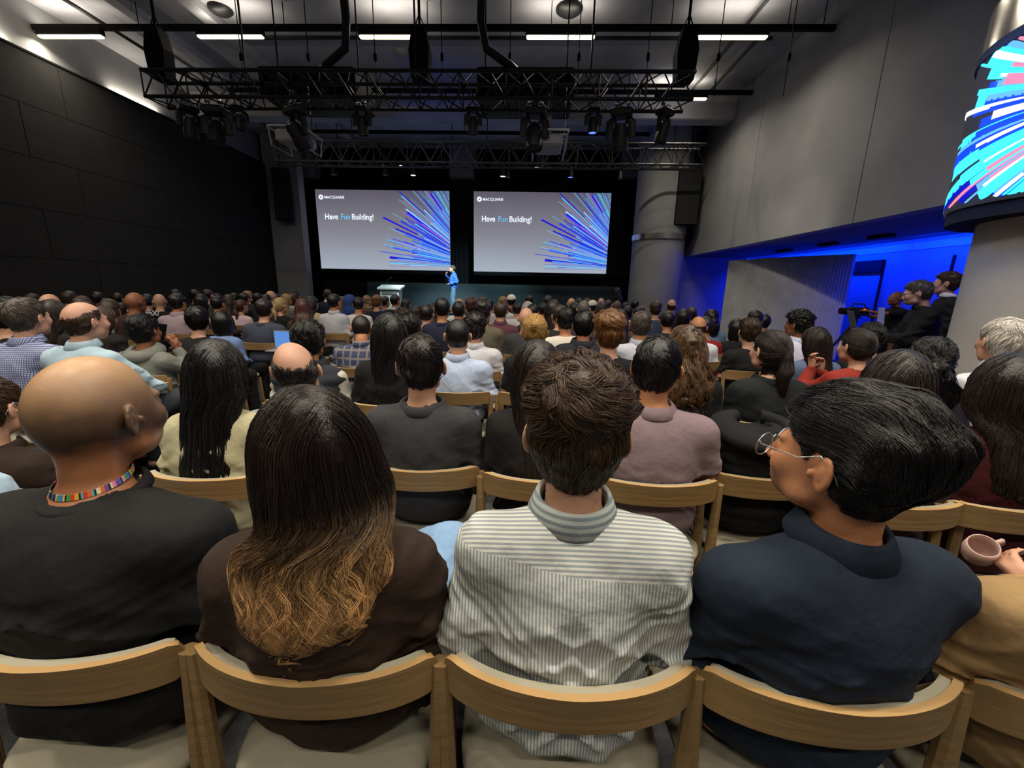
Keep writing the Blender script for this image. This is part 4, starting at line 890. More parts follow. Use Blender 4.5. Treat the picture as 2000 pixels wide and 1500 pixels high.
# ---------------------------------------------------------------- skin, hair and fabric materials
def skin(name, col, stub=None):
    if name in _M: return _M[name]
    M = mat(name, col, 0.5, bump=0.06, bscale=260, var=0.08, vscale=18); b = M.node_tree.nodes['Principled BSDF']
    b.inputs['Subsurface Weight'].default_value = 0.0
    return M
SK = {'pale': '#c4957d', 'fair': '#c9987c', 'tan': '#b97e58', 'brown': '#8a5638', 'deep': '#5c3522'}
def skin_of(k): return skin('skin_' + k, srgb(SK[k]))
HAIRC = {'black': '#0d0b0b', 'dark': '#1c1310', 'brown': '#3c2c1e', 'mid': '#57402b', 'auburn': '#4a2415', 'ginger': '#75502f', 'gold': '#9c7a48', 'blond': '#b89a68', 'grey': '#6f6a64', 'white': '#c9c4bb', 'greybrown': '#4c443c'}
def hair_mat(k, ombre=None):
    nm = 'hair_' + k + ('_ombre' if ombre else '')
    if nm in _M: return _M[nm]
    col = srgb(HAIRC[k]); M = mat(nm, col, 0.36, spec=0.5); nt = M.node_tree; N = nt.nodes; L = nt.links; b = N['Principled BSDF']
    a = N.new('ShaderNodeAttribute'); a.attribute_name = 'lock'; mr = N.new('ShaderNodeMapRange'); mr.inputs['To Min'].default_value = 0.55; mr.inputs['To Max'].default_value = 2.2; L.new(a.outputs['Fac'], mr.inputs['Value'])
    src = None
    if ombre:
        tc = N.new('ShaderNodeTexCoord'); s = N.new('ShaderNodeSeparateXYZ'); L.new(tc.outputs['Object'], s.inputs[0]); z = N.new('ShaderNodeMapRange'); z.inputs['From Min'].default_value = 1.10; z.inputs['From Max'].default_value = 0.92; L.new(s.outputs['Z'], z.inputs['Value'])
        ml_ = N.new('ShaderNodeMath'); ml_.operation = 'MULTIPLY_ADD'; L.new(a.outputs['Fac'], ml_.inputs[0]); ml_.inputs[1].default_value = 0.9; ml_.inputs[2].default_value = -0.35
        ad = N.new('ShaderNodeMath'); ad.operation = 'ADD'; L.new(z.outputs[0], ad.inputs[0]); L.new(ml_.outputs[0], ad.inputs[1]); mu = N.new('ShaderNodeMath'); mu.operation = 'MULTIPLY'; mu.use_clamp = True; L.new(ad.outputs[0], mu.inputs[0]); L.new(z.outputs[0], mu.inputs[1])
        mx = N.new('ShaderNodeMix'); mx.data_type = 'RGBA'; mx.inputs['A'].default_value = (*col, 1); mx.inputs['B'].default_value = (*srgb(ombre), 1); L.new(mu.outputs[0], mx.inputs['Factor']); src = mx.outputs['Result']
    vm = N.new('ShaderNodeVectorMath'); vm.operation = 'SCALE'
    if src: L.new(src, vm.inputs[0])
    else: vm.inputs[0].default_value = col
    L.new(mr.outputs[0], vm.inputs['Scale']); L.new(vm.outputs[0], b.inputs['Base Color'])
    tc = N.new('ShaderNodeTexCoord'); mp = N.new('ShaderNodeMapping'); mp.inputs['Scale'].default_value = (1.3, 1.3, 0.15); L.new(tc.outputs['Object'], mp.inputs[0]); n = N.new('ShaderNodeTexNoise'); n.inputs['Scale'].default_value = 160; L.new(mp.outputs[0], n.inputs['Vector'])
    bp = N.new('ShaderNodeBump'); bp.inputs['Strength'].default_value = 0.7; bp.inputs['Distance'].default_value = 0.004; L.new(n.outputs['Fac'], bp.inputs['Height']); L.new(bp.outputs[0], b.inputs['Normal'])
    return M
def fabric(spec):
    "colour hex, or kind:hex:hex"
    if ':' not in spec: return mat('fabric_' + spec.lstrip('#'), srgb(spec), 0.85, bump=0.25, bscale=22, var=0.06, vscale=60, spec=0.25)
    k, a, b = spec.split(':'); a_, b_ = srgb(a), srgb(b); nm = 'fabric_' + k + a[1:] + b[1:]
    if k == 'yoke': return stripe_mat(nm, a_, b_, px=0.0064, pz=0.0105, yoke=0.965)
    if k == 'hstripe': return stripe_mat(nm, a_, b_, pz=0.013, duty=0.3)
    if k == 'check': return stripe_mat(nm, a_, b_, px=0.011, pz=0.011, duty=-0.1)
    if k == 'plaid': return stripe_mat(nm, a_, b_, px=0.07, pz=0.07, duty=-0.85, soft=0.3)
    if k == 'sheer': return mat(nm, a_, 0.85, bump=0.5, bscale=60)
_cache = {}
def memo(key, fn):
    if key not in _cache: _cache[key] = fn()
    return _cache[key]
LOD = {0: (0.0034, 0.009, 0.006, 0.0034), 1: (0.0062, 0.016, 0.011, 0.006), 2: (0.011, 0.028, 0.022, 0.011)}  # head, body, cloth, hair spacing
def jkey(J): return repr(sorted((k, str(v)) for k, v in J.items()))
def soft(V, Fc, it=1):
    n = len(V); e = np.concatenate([Fc[:, [0, 1]], Fc[:, [1, 2]], Fc[:, [2, 3]], Fc[:, [3, 0]]]); e = np.concatenate([e, e[:, ::-1]])
    for _ in range(it):
        a = np.zeros((n, 3)); np.add.at(a, e[:, 0], V[e[:, 1]]); c = np.bincount(e[:, 0], minlength=n)[:, None]; V = V * 0.4 + 0.6 * a / np.maximum(c, 1)
    return V.astype(np.float32)
def body_mesh(J, lod, hands):
    def go():
        V, Fc = body_field(J, LOD[lod][0], LOD[lod][1], hands=hands, face=lod < 2 or J.get('face', 0), stand=J.get('stand')).mesh(); return soft(V, Fc, 1), Fc
    return memo(('body', jkey(J), lod, hands), go)
def cloth_mesh(J, kind, lod, fold, seed):
    def go(): V, Fc = cloth_field(J, kind, LOD[lod][2], fold, seed).mesh(); return soft(V, Fc, 2 if lod == 0 else 1), Fc
    return memo(('cloth', jkey(J), kind, lod, fold, seed), go)
STR = {'short': (9, .0055, 0), 'crop': (10, .006, 0), 'quiff': (11, .008, .25), 'messy': (9, .008, .3), 'swept': (11, .009, .1), 'curly': (9, .007, .9), 'balding': (7, .005, 0), 'buzz': None, 'bald': None, 'straight': (14, .03, .03), 'verylong': (14, .036, .03), 'curtain': (14, .033, .05),
       'wavy': (20, .022, 1.0), 'curlylong': (18, .018, .9), 'bob': (12, .02, .05), 'ponytail': (11, .02, 0), 'curlypony': (12, .017, .6), 'slick': (10, .018, 0), 'bun': (10, .017, .1)}
def hair_mesh(kind, lod, seed):
    def go():
        f = hair_field(kind, LOD[lod][3]); V, Fc = f.mesh(); V = soft(V, Fc, 1); rnd = np.full(len(V), 0.12, np.float32); st = STR.get(kind)
        if lod < 2 and st:
            n = {0: 12000, 1: 2000}[lod]; r = {0: 0.0007, 1: 0.0016}[lod]; ns, step, wv = st
            if lod == 1: ns = max(6, int(ns * 0.65)); step = step * 1.5
            V2, F2, r2 = strands(f, V, kind, n, ns, step, r, seed, wave=wv, wfreq=60 if kind != 'wavy' else 45, spread=0.007 if kind in ('messy', 'quiff', 'curly', 'crop', 'curlylong', 'wavy') else 0.0035)
            Fc = np.concatenate([Fc, F2 + len(V)]); V = np.concatenate([V, V2]); rnd = np.concatenate([rnd, r2])
        return V, Fc, rnd
    return memo(('hair', kind, lod, seed), go)

# ---------------------------------------------------------------- chair
M_OAK = mat('oak', srgb('#8c7048'), 0.5, bump=0.12, bscale=30, var=0.12, vscale=14, stretch=(0.15, 0.15, 1.6)); M_PLY = mat('oak_edge', srgb('#bd9865'), 0.5); M_PAD = mat('chair_upholstery', srgb('#a8a28e'), 0.9, bump=0.15, bscale=120)
def make_chair():
    root = thing('chair', (0, 0, 0), 'oak chair', 'chair'); n = 28; zt, zb = 0.765, 0.682
    def arc(t): a = t * 1.18; return 0.236 * math.sin(a) / math.sin(1.18), -0.182 + 0.078 * (1 - math.cos(a)) / (1 - math.cos(1.18))
    def board(off0, off1, z0, z1, tmax, rc, name, ms):
        V = []; Mi = []; Fc = []
        for i in range(n + 1):
            t = -tmax + 2 * tmax * i / n; x, y = arc(t); x2, y2 = arc(t + 0.01); d = Vector((x2 - x, y2 - y)).normalized(); nn = Vector((-d.y, d.x))
            e = max(0, (abs(t) - (tmax - rc)) / rc); sh = (1 - math.sqrt(max(0, 1 - e * e))) * (z1 - z0) * 0.5
            tilt = 0.10 * (1 - abs(t)); zlift = 0.0 
            for o_, zz in ((off0, z0 + sh), (off1, z0 + sh), (off1, z1 - sh), (off0, z1 - sh)):
                V.append((x + nn.x * o_, y + nn.y * o_ - tilt * (zz - z0), zz + zlift))
        for i in range(n):
            a = 4 * i; b = a + 4
            for k, mi in ((0, 1), (1, 0), (2, 1), (3, 0)): Fc.append((a + k, a + (k + 1) % 4, b + (k + 1) % 4, b + k)); Mi.append(mi)
        Fc += [(0, 1, 2, 3), (4 * n + 3, 4 * n + 2, 4 * n + 1, 4 * n)]; Mi += [1, 1]
        o = new_mesh(name, V, Fc, ms, False, root, Mi); o.data.polygons.foreach_set('use_smooth', [True] * len(o.data.polygons)); o.data.set_sharp_from_angle(angle=math.radians(35)); return o
    board(-0.014, 0.0, zb, zt, 1.0, 0.16, 'backrest', [M_OAK, M_PLY]); board(0.0005, 0.017, zb + 0.006, zt - 0.004, 0.97, 0.16, 'back_pad', [M_PAD, M_PAD])
    out = []
    for k in range(32):
        a = 2 * math.pi * k / 32; c, s = math.cos(a), math.sin(a); out.append((0.225 * (abs(c) ** 0.55) * (1 if c > 0 else -1) * (1 + 0.04 * s), 0.035 + 0.22 * (abs(s) ** 0.6) * (1 if s > 0 else -1)))
    V = []; lv = ((0.94, 0.425), (1.0, 0.432), (1.0, 0.448), (0.96, 0.458), (0.8, 0.463), (0.4, 0.46))
    for f_, z in lv: V += [(x * f_, 0.035 + (y - 0.035) * f_, z) for x, y in out]
    Fc = [(k * 32 + i, k * 32 + (i + 1) % 32, k * 32 + 32 + (i + 1) % 32, k * 32 + 32 + i) for k in range(len(lv) - 1) for i in range(32)] + [tuple(range(31, -1, -1)), tuple(range(len(V) - 32, len(V)))]
    new_mesh('seat', V, Fc, M_PAD, True, root)
    q = MB(); q.prism([(x * 0.93, 0.035 + (y - 0.035) * 0.93) for x, y in out], 0.40, 0.426); q.build('seat_frame', M_OAK, root)
    for sx in (-1, 1):
        q = MB(); q.tube([(sx * 0.228, -0.15, 0.0), (sx * 0.236, -0.13, 0.42), (sx * 0.2445, -0.115, 0.74)], [0.015, 0.02, 0.016], 8, r2=0.017); q.build('leg', M_OAK, root, 'auto')
        q = MB(); q.tube([(sx * 0.2, 0.235, 0.0), (sx * 0.195, 0.2, 0.41)], [0.014, 0.019], 8); q.build('leg', M_OAK, root, 'auto')
    return root
chair0 = make_chair(); _used = [False]
def chair_at(x, y, rz, label, group=None):
    if not _used[0]: r = chair0; _used[0] = True
    else:
        r = chair0.copy(); C.objects.link(r)
        for ch in chair0.children: c = ch.copy(); C.objects.link(c); c.parent = r
    r.location = (x, y, 0); r.rotation_euler = (0, 0, rz); r['label'] = label
    if group: r['group'] = group
    return r

# ---------------------------------------------------------------- people
def glasses(parent, D, lod, mm):
    q = MB(); n = 20 if lod == 0 else 10; r = 0.0013 if lod == 0 else 0.0022
    for s in (-1, 1):
        q.tube([HC + V3(s * 0.034 + 0.027 * math.cos(2 * math.pi * i / n), 0.114, -0.008 + 0.023 * math.sin(2 * math.pi * i / n)) for i in range(n + 1)], r, 6, cap=False)
        q.tube([HC + V3(s * 0.058, 0.112, 0.004), HC + V3(s * 0.079, 0.098, 0.006), HC + V3(s * 0.0865, 0.03, 0.006), HC + V3(s * 0.0885, -0.002, 0.022), HC + V3(s * 0.0885, -0.03, -0.006), HC + V3(s * 0.086, -0.036, -0.02)], r * 1.1, 6)
    q.tube([HC + V3(-0.009, 0.113, 0.003), HC + V3(0, 0.115, 0.006), HC + V3(0.009, 0.113, 0.003)], r, 6)
    V = deform(np.array([tuple(v) for v in q.V]), D); o = new_mesh('glasses', V, q.F, mm, True, parent)
    q = MB()
    for s in (-1, 1): q.lathe([(0.0241, 0), (0.0241, 0.001), (0.0005, 0.001)], c=(0, 0, 0), n=n, cap=False); 
    return o
def person(x, y, rz, J, D, lod, label, sk='fair', hair='short', hc='black', top='shirt', tc='#222222', col='tee', collc=None, bottom='#1a1a1c', fold=0.006, seed=0, group=None, glass=None, hat=None, hatc='#ddd8cc', hands=None, ombre=None, stubble=False, z=0.0, scale=1.0, sheer=None, bot=True, name='person', extra=None, hdy=0, vest=None):
    t = thing(name, (x, y, z), label, 'person', group, rz); t.scale = (scale,) * 3
    hands = (lod < 2) if hands is None else hands
    if hair == 'bald': hair = None
    V, Fc = body_mesh(J, lod, hands)
    b = new_mesh('body', deform(V, D), Fc, (BEARD if stubble == 'beard' else STUB) if stubble else skin_of(sk), True, t)
    if stubble: pass
    cV, cF = cloth_mesh(J, top, lod, fold if lod < 2 else 0.004, seed % 5 if lod else seed)
    nm = {'tee': 't_shirt', 'shirt': 'shirt', 'jacket': 'jacket', 'puffer': 'puffer_jacket', 'hoodie': 'hoodie'}[top]
    cl = new_mesh(nm, deform(cV, D), cF, fabric(tc), True, t)
    if vest:
        vV, vF = cloth_mesh(dict(J, sleeve='none'), 'puffer', lod, 0.006, 1); new_mesh('vest', deform(vV, D), vF, fabric(vest), True, t)
    if col:
        kV, kF = COLLARS[col](64 if lod == 0 else 28); D2 = dict(D); kD = {k: v for k, v in D.items() if k not in ('yaw', 'pitch', 'roll', 'hs')}
        new_mesh('hood' if col == 'hood' else 'collar', deform(kV, kD), kF, fabric(collc or tc), True, cl)
    if bot:
        pV, pF = memo(('legs', jkey(J), lod), lambda: trouser_field(J, (0.012, 0.018, 0.03)[lod]).mesh())
        new_mesh('trousers', deform(pV, {k: D[k] for k in D if k in ('dh', 'w', 'lean', 'side') and k not in ('w',)}), pF, fabric(bottom), True, t)
        if lod < 2 and not J.get('noshoes'):
            for s_ in (-1, 1):
                m_ = V3(s_, 1, 1); lg = J.get('leg', {}).get(s_, {}); an = lg.get('ank', J['ank'] * m_); to = lg.get('toe', J['toe'] * m_)
                f = Field(*(np.arange(min(an[i], to[i]) - 0.1, max(an[i], to[i]) + 0.1, 0.014, dtype=np.float32) for i in range(3)))
                f.put(cone(an - V3(0, 0.04, 0.045), to + V3(0, 0.02, 0.0), 0.045, 0.04), 0.02); f.put(cone(an, an - V3(0, 0, 0.04), 0.046, 0.046), 0.03); f.f = np.maximum(f.f, J.get('zlo', 0) + (0.02 if J.get('stand') else 0) + 0.004 - f.Z[None, None, :])
                sv, sf = f.mesh(); new_mesh('shoe', sv, sf, fabric('#121212'), True, t)
    if hair:
        hV, hF, rnd = hair_mesh(hair, lod, seed % 3 if lod else seed)
        if hdy: hV = hV + np.array((0, 0, hdy), np.float32)
        o = new_mesh('hair', deform(hV, D), hF, hair_mat(hc, ombre), True, t); at_ = o.data.attributes.new('lock', 'FLOAT', 'POINT'); at_.data.foreach_set('value', rnd)
    if hat:
        fV, fF = memo(('hat', hat, lod), lambda: cap_field(hat, LOD[lod][3]).mesh()); new_mesh({'cap': 'baseball_cap', 'beanie': 'beanie', 'hijab': 'headscarf'}[hat], deform(fV, D), fF, fabric(hatc), True, t)
    if glass: glasses(t, D, lod, mat('glasses_' + glass, (0.01, 0.01, 0.01) if glass == 'black' else (0.6, 0.6, 0.6), 0.3, metal=0 if glass == 'black' else 1))
    return t, b, cl
# shaved head: stubble shadow over the sides and nape
STUB = skin('skin_shaved', srgb('#ab7d5e')); _nt = STUB.node_tree
def _stub():
    N = _nt.nodes; L = _nt.links; b = N['Principled BSDF']; tc = N.new('ShaderNodeTexCoord'); s = N.new('ShaderNodeSeparateXYZ'); L.new(tc.outputs['Object'], s.inputs[0])
    n = N.new('ShaderNodeTexNoise'); n.inputs['Scale'].default_value = 22; n.inputs['Detail'].default_value = 6; L.new(tc.outputs['Object'], n.inputs['Vector'])
    a = N.new('ShaderNodeMath'); a.operation = 'MULTIPLY_ADD'; L.new(n.outputs['Fac'], a.inputs[0]); a.inputs[1].default_value = 0.05; L.new(s.outputs['Z'], a.inputs[2])
    r = N.new('ShaderNodeValToRGB'); mr = N.new('ShaderNodeMapRange'); mr.inputs['From Min'].default_value = 1.10; mr.inputs['From Max'].default_value = 1.42; L.new(a.outputs[0], mr.inputs['Value']); L.new(mr.outputs[0], r.inputs[0])
    e = r.color_ramp.elements; e[0].position = 0.12; e[0].color = (*srgb('#a06a47'), 1); e[1].position = 0.9; e[1].color = (*srgb('#d3a87c'), 1)  # palest stop paints the highlight on the crown into the skin colour
    for p, c in ((0.2, '#4a3628'), (0.34, '#6a503c'), (0.5, '#9a7a5c'), (0.68, '#b8906a')): q = e.new(p); q.color = (*srgb(c), 1)
    # the face (front half) keeps plain skin
    y = N.new('ShaderNodeMapRange'); y.inputs['From Min'].default_value = 0.04; y.inputs['From Max'].default_value = 0.075; L.new(s.outputs['Y'], y.inputs['Value'])
    mx = N.new('ShaderNodeMix'); mx.data_type = 'RGBA'; L.new(r.outputs[0], mx.inputs['A']); mx.inputs['B'].default_value = (*srgb('#ab7d5e'), 1); mx.inputs['Factor'].default_value = 0
    L.new(mx.outputs['Result'], b.inputs['Base Color']); b.inputs['Roughness'].default_value = 0.42
_stub()

BEARD = skin('skin_stubble', srgb(SK['tan']))
def _beard():
    nt = BEARD.node_tree; N = nt.nodes; L = nt.links; b = N['Principled BSDF']; tc = N.new('ShaderNodeTexCoord'); s = N.new('ShaderNodeSeparateXYZ'); L.new(tc.outputs['Object'], s.inputs[0])
    def mr(sock, a, c):
        m_ = N.new('ShaderNodeMapRange'); m_.inputs['From Min'].default_value = a; m_.inputs['From Max'].default_value = c; L.new(sock, m_.inputs['Value']); return m_.outputs[0]
    def mu(a, c):
        m_ = N.new('ShaderNodeMath'); m_.operation = 'MULTIPLY'; L.new(a, m_.inputs[0]); L.new(c, m_.inputs[1]); return m_.outputs[0]
    ln = N.new('ShaderNodeVectorMath'); ln.operation = 'DISTANCE'; ln.inputs[1].default_value = (0, 0.03, 1.24); L.new(tc.outputs['Object'], ln.inputs[0])
    n = N.new('ShaderNodeTexNoise'); n.inputs['Scale'].default_value = 400; L.new(tc.outputs['Object'], n.inputs['Vector'])
    jaw = mu(mr(s.outputs['Z'], 1.125, 1.085), mr(s.outputs['Z'], 0.985, 1.0)); jaw = mu(jaw, mr(s.outputs['Y'], -0.05, -0.02))
    f = mu(jaw, mr(n.outputs['Fac'], 0.2, 0.6)); mx = N.new('ShaderNodeMix'); mx.data_type = 'RGBA'; mx.inputs['A'].default_value = (*srgb(SK['tan']), 1); mx.inputs['B'].default_value = (*srgb('#3a2a20'), 1)
    m2 = N.new('ShaderNodeMath'); m2.operation = 'MULTIPLY'; m2.inputs[1].default_value = 0.8; L.new(f, m2.inputs[0]); L.new(m2.outputs[0], mx.inputs['Factor']); L.new(mx.outputs['Result'], b.inputs['Base Color'])
_beard()
# ---------------------------------------------------------------- the audience
FEM = ('straight', 'verylong', 'wavy', 'curlylong', 'bob', 'ponytail', 'bun', 'slick', 'curlypony', 'curtain')
TOPH = {'short': .014, 'crop': .02, 'quiff': .034, 'messy': .024, 'swept': .026, 'curly': .03, 'bald': .0, 'balding': .0, 'buzz': .004, None: 0.0}
_seed = [10]
_Q = []
def sit(px, py, Y, *a, **o):
    if Y < 1.9: return sit_now(px, py, Y, *a, **o)
    _Q.append([px, py, Y, a, o])
def sit_now(px, py, Y, hair, hc, top, tc, col, yaw, sk, lab, chair=True, cy=None, **o):
    _seed[0] += 1; sd = _seed[0]; yaw = yaw + math.degrees(math.atan2(px - 1029, 800)) * 0.9   # given as seen from the camera; turned into a heading in the room
    x, zt = at(px, py, Y); lod = 0 if Y < 1.2 else (1 if Y < 4.2 else 2)
    fem = int(hair in FEM); tb = 1.354 + TOPH.get(hair, .015) + (0.02 if o.get('hat') else 0)
    sc_ = o.pop('scale', 0.97 if fem else 1.0); dh = zt / sc_ - tb
    if dh < -0.12: s2 = max(0.88, zt / (tb - 0.12)) / sc_; sc_ *= s2; dh = zt / sc_ - tb
    if abs(dh) > 0.13: print('DH', px, py, Y, round(zt, 3), round(dh, 3)); dh = max(-0.15, min(0.15, dh))
    J = o.pop('J', None) or seated(fem=fem)
    if o.pop('ss', top == 'tee'): J['sleeve'] = 'short'
    D = dict(dh=dh, yaw=math.radians(yaw), w=o.pop('w', 1.0), lean=o.pop('lean', 0.0), side=o.pop('side', 0), pitch=math.radians(o.pop('pitch', 0)), roll=math.radians(o.pop('roll', 0)), twist=math.radians(yaw) * o.pop('tw', 0.2), hs=o.pop('hs', 1.0), hunch=o.pop('hunch', 0))
    if cy: D['lean'] = (Y - 0.03 - (cy + 0.02)) / 0.7
    rz = o.pop('rz', 0.0); ry = Y - 0.03 - D['lean'] * 0.7 - D['hunch']; rx = x - D['side'] * 0.7
    r = person(rx, ry, rz, J, D, lod, lab, sk=sk, hair=hair, hc=hc, top=top, tc=tc, col=col, seed=o.pop('seed', sd), group=None if lod == 0 else 'seated audience', scale=sc_, **o)
    if chair: chair_at(rx, cy or ry, rz, 'oak chair holding the ' + lab, 'rows of oak chairs')
    return r
# front row
BLK, CHAR, NAVY, WHT = '#161618', '#2b2c30', '#1b2233', '#cfd2da'
R1 = 0.765
J = seated()
A = sit(172, 703, 0.80, None, 'dark', 'tee', '#1b1b1c', 'tee', 48, 'tan', 'person in black t-shirt with colourful lanyard, front left', cy=R1, w=1.3, lean=-.03, J=J, stubble=True, fold=0.005, seed=3, tw=0.35, hs=1.04)
def lan(parent, D):
    V, Fc = ring_strip([(0.0, 0.0), (0.0, 0.011), (0.0022, 0.011), (0.0022, 0.0)], 120, 0.061, 0.0605, (0, -0.010, 1.104), 0.25, -0.012)
    V[:, 2] += 0.0; n = 120; nf = len(Fc); Mi = []
    cols = [mat('lanyard_%d' % i, srgb(c), 0.6) for i, c in enumerate(('#1a1a1c', '#e0402f', '#e8b93c', '#3c9a4b', '#3f78c9', '#e88fb0', '#7a4fa0', '#f0e2c0', '#e8762f', '#58b7c4'))]
    for i in range(nf): Mi.append(0 if (i < n * 4 * 0.47 and (i // 4) % 6) or (i // 4) % 7 == 0 else 1 + ((i // 4) // 2 * 7 + i // 16 * 3) % 9)
    kD = {k: v for k, v in D.items() if k not in ('yaw', 'pitch', 'roll', 'hs')}
    o = new_mesh('lanyard', deform(V, kD), Fc, cols, False, parent, Mi); return o
lan(A[0], dict(dh=at(172, 703, 0.80)[1] - 1.354, lean=(0.80 - 0.03 - R1 - 0.02) / 0.7, w=1.3, twist=math.radians(48 - 42.3) * .35))
J = seated(fem=1); J['leg'] = {1: dict(knee=V3(0.17, 0.37, 0.72), ank=V3(0.02, 0.55, 0.50), toe=V3(-0.03, 0.66, 0.44)), -1: dict()}; J['noshoes'] = 1
B = sit(608, 750, 0.70, 'wavy', 'dark', 'jacket', '#33261f', None, -8, 'fair', 'person with long brown hair ending in blond waves, front row', cy=R1, J=J, ombre='#b28a5c', bottom='#7f9fc4', fold=0.007, seed=1, w=1.02, scale=1.0, side=0.02)
J = seated(); J['yoke'] = 0.965
Cm = sit(1133, 695, 0.745, 'quiff', 'brown', 'shirt', 'yoke:#d6d7d0:#98a1a6', 'shirt', -3, 'fair', 'person in pale striped shirt, centre of the front row', cy=R1, J=J, fold=0.009, seed=5, w=1.0, collc='hstripe:#b4bab8:#7d898f')
J = seated(); J['yoke'] = 0.93; J['el'] = V3(0.187, 0.0, 0.765)
D_ = sit(1680, 752, 0.72, 'swept', 'black', 'shirt', '#1d2736', 'shirt', -60, 'tan', 'person in dark navy shirt with wire glasses, front right', cy=R1, J=J, w=1.12, fold=0.006, seed=2, stubble='beard', glass='silver', tw=0.25, hs=1.03)
J = seated(); J['arm'] = {1: dict(el=V3(0.23, 0.04, 0.77), wr=V3(0.24, 0.26, 0.80), hd=V3(0.1, 0.9, 0.3), hn=V3(0.9, -0.1, 0), curl=0.8)}
E = sit(2340, 850, 0.66, 'short', 'brown', 'shirt', '#a2845c', None, -30, 'fair', 'person in tan top at the right edge holding a pinkish cup', cy=R1, J=J, w=1.05, bottom='#2a2522', seed=4)
F_ = sit(-175, 700, 0.98, 'short', 'brown', 'shirt', '#a9c3d6', None, 30, 'fair', 'person in light blue shirt at the left edge, front row', cy=0.9, seed=6)
# second row
sit(-28, 735, 1.35, 'short', 'brown', 'jacket', '#2c2019', 'jacket', 45, 'fair', 'person in dark brown jacket with glasses at the left edge', glass='silver', w=1.05)
sit(424, 660, 1.52, 'curtain', 'black', 'jacket', '#b3ad8c', None, 12, 'tan', 'person with loose black hair in pale olive blazer', fold=0.008, w=1.0, bottom='#b3ad8c')
sit(580, 668, 1.66, 'balding', 'dark', 'shirt', '#b5c6dc', 'shirt', 8, 'pale', 'balding person in light blue shirt, second row', w=1.22, side=-0.16, bottom='#1c2230')
sit(822, 650, 1.58, 'short', 'dark', 'jacket', '#3b3c3f', 'jacket', 5, 'fair', 'person in charcoal suit jacket, second row', w=1.0, cy=1.62, bottom='#242528', fold=0.004)
sit(1052, 662, 1.60, 'verylong', 'dark', 'jacket', '#1c1a1a', None, 5, 'fair', 'person with very long dark hair in black top, second row', side=-0.05, bottom='#5a4a3a')
sit(1283, 654, 1.60, 'short', 'black', 'tee', '#87747a', 'polo', 3, 'tan', 'person in mauve polo, second row', w=1.14, fold=0.003, bottom='#5f554c')
sit(1752, 680, 1.50, 'straight', 'dark', 'shirt', '#3a2f33', None, -12, 'fair', 'person with smooth brown hair behind the navy shirt, second row', side=0.03)
sit(1972, 688, 1.50, 'straight', 'dark', 'jacket', '#3d1116', None, -8, 'fair', 'person in dark red velvet top, second row right', fold=0.004)
# third row
JK = seated(); JK['leg'] = {1: dict(knee=V3(0.12, 0.46, 0.60), ank=V3(-0.12, 0.60, 0.36), toe=V3(-0.2, 0.68, 0.33)), -1: {}}; JK['noshoes'] = 1
JK['arm'] = {s_: dict(sh=V3(0.163 * s_, -0.02, 1.0), el=V3(0.22 * s_, 0.16, 0.78), wr=V3(0.02 + 0.06 * s_, 0.35, 0.735), hd=V3(-0.75 * s_, 0.6, 0.05), hn=V3(0.1, 0.2, -1), curl=0.9) for s_ in (-1, 1)}
sit(46, 580, 2.5, 'short', 'greybrown', 'shirt', 'check:#b9c1dc:#4d5787', 'shirt', 45, 'pale', 'person in blue checked shirt near the left edge', w=1.12, tw=0.5)
sit(158, 590, 2.45, 'balding', 'brown', 'shirt', '#a7bfce', 'shirt', 52, 'pale', 'person in light blue shirt with hands clasped on knee', w=1.08, tw=0.4, J=JK, bottom='#33363d')
sit(8, 583, 2.9, 'short', 'black', 'tee', BLK, 'tee', 30, 'fair', 'dark haired person in black at the far left edge')
sit(603, 622, 2.5, 'messy', 'black', 'shirt', '#c2c0b6', 'puffer', 15, 'tan', 'person in dark quilted vest with pale sleeves', w=1.05, vest='#2d3038', collc='#2d3038')
sit(762, 614, 2.5, 'verylong', 'black', 'jacket', '#151516', None, 2, 'fair', 'person with very long black hair in black, third row', hs=1.05)
sit(895, 622, 2.55, 'buzz', 'black', 'shirt', '#b4c3e0', 'shirt', 0, 'fair', 'person in pale blue button shirt, third row', w=1.05)
sit(1045, 612, 2.85, 'bun', 'gold', 'tee', '#19181a', 'tee', 2, 'fair', 'person with pinned up golden hair in black t-shirt')
sit(1192, 605, 2.5, 'quiff', 'ginger', 'tee', '#19191b', 'tee', -5, 'pale', 'person with tousled ginger hair in black t-shirt', w=1.02)
sit(1342, 634, 2.3, 'curlylong', 'mid', 'jacket', '#18181a', None, -5, 'fair', 'person with long curly light brown hair in black')
sit(1512, 642, 2.35, 'ponytail', 'dark', 'jacket', '#1a1d1f', 'jacket', -40, 'fair', 'person with dark ponytail in black blazer', w=1.08)
sit(1595, 637, 2.75, 'straight', 'dark', 'shirt', '#5a6a8a', None, -25, 'fair', 'person with long dark hair right of the ponytail')
J = seated(fem=1); J['arm'] = {-1: dict(el=V3(-0.2, 0.2, 0.86), wr=V3(-0.10, 0.28, 1.02), hd=V3(0.05, 0.1, 1), hn=V3(0.3, -1, 0), curl=0.7), 1: dict(el=V3(0.2, 0.24, 0.84), wr=V3(0.0, 0.31, 1.0), hd=V3(-0.25, 0.05, 1), hn=V3(-0.6, -1, 0), curl=0.9)}
sit(1680, 640, 2.45, 'slick', 'dark', 'shirt', '#8f2f26', None, -45, 'fair', 'person in brick red sweater with raised clasped hands', J=J)
sit(1820, 655, 2.1, 'curlypony', 'black', 'shirt', '#2a2430', None, -15, 'fair', 'person with curly black ponytail before the right column', side=0.0)
sit(1968, 620, 2.2, 'short', 'white', 'shirt', '#d3d6e0', 'shirt', -35, 'fair', 'person with white hair in white shirt at the right edge', w=1.1)
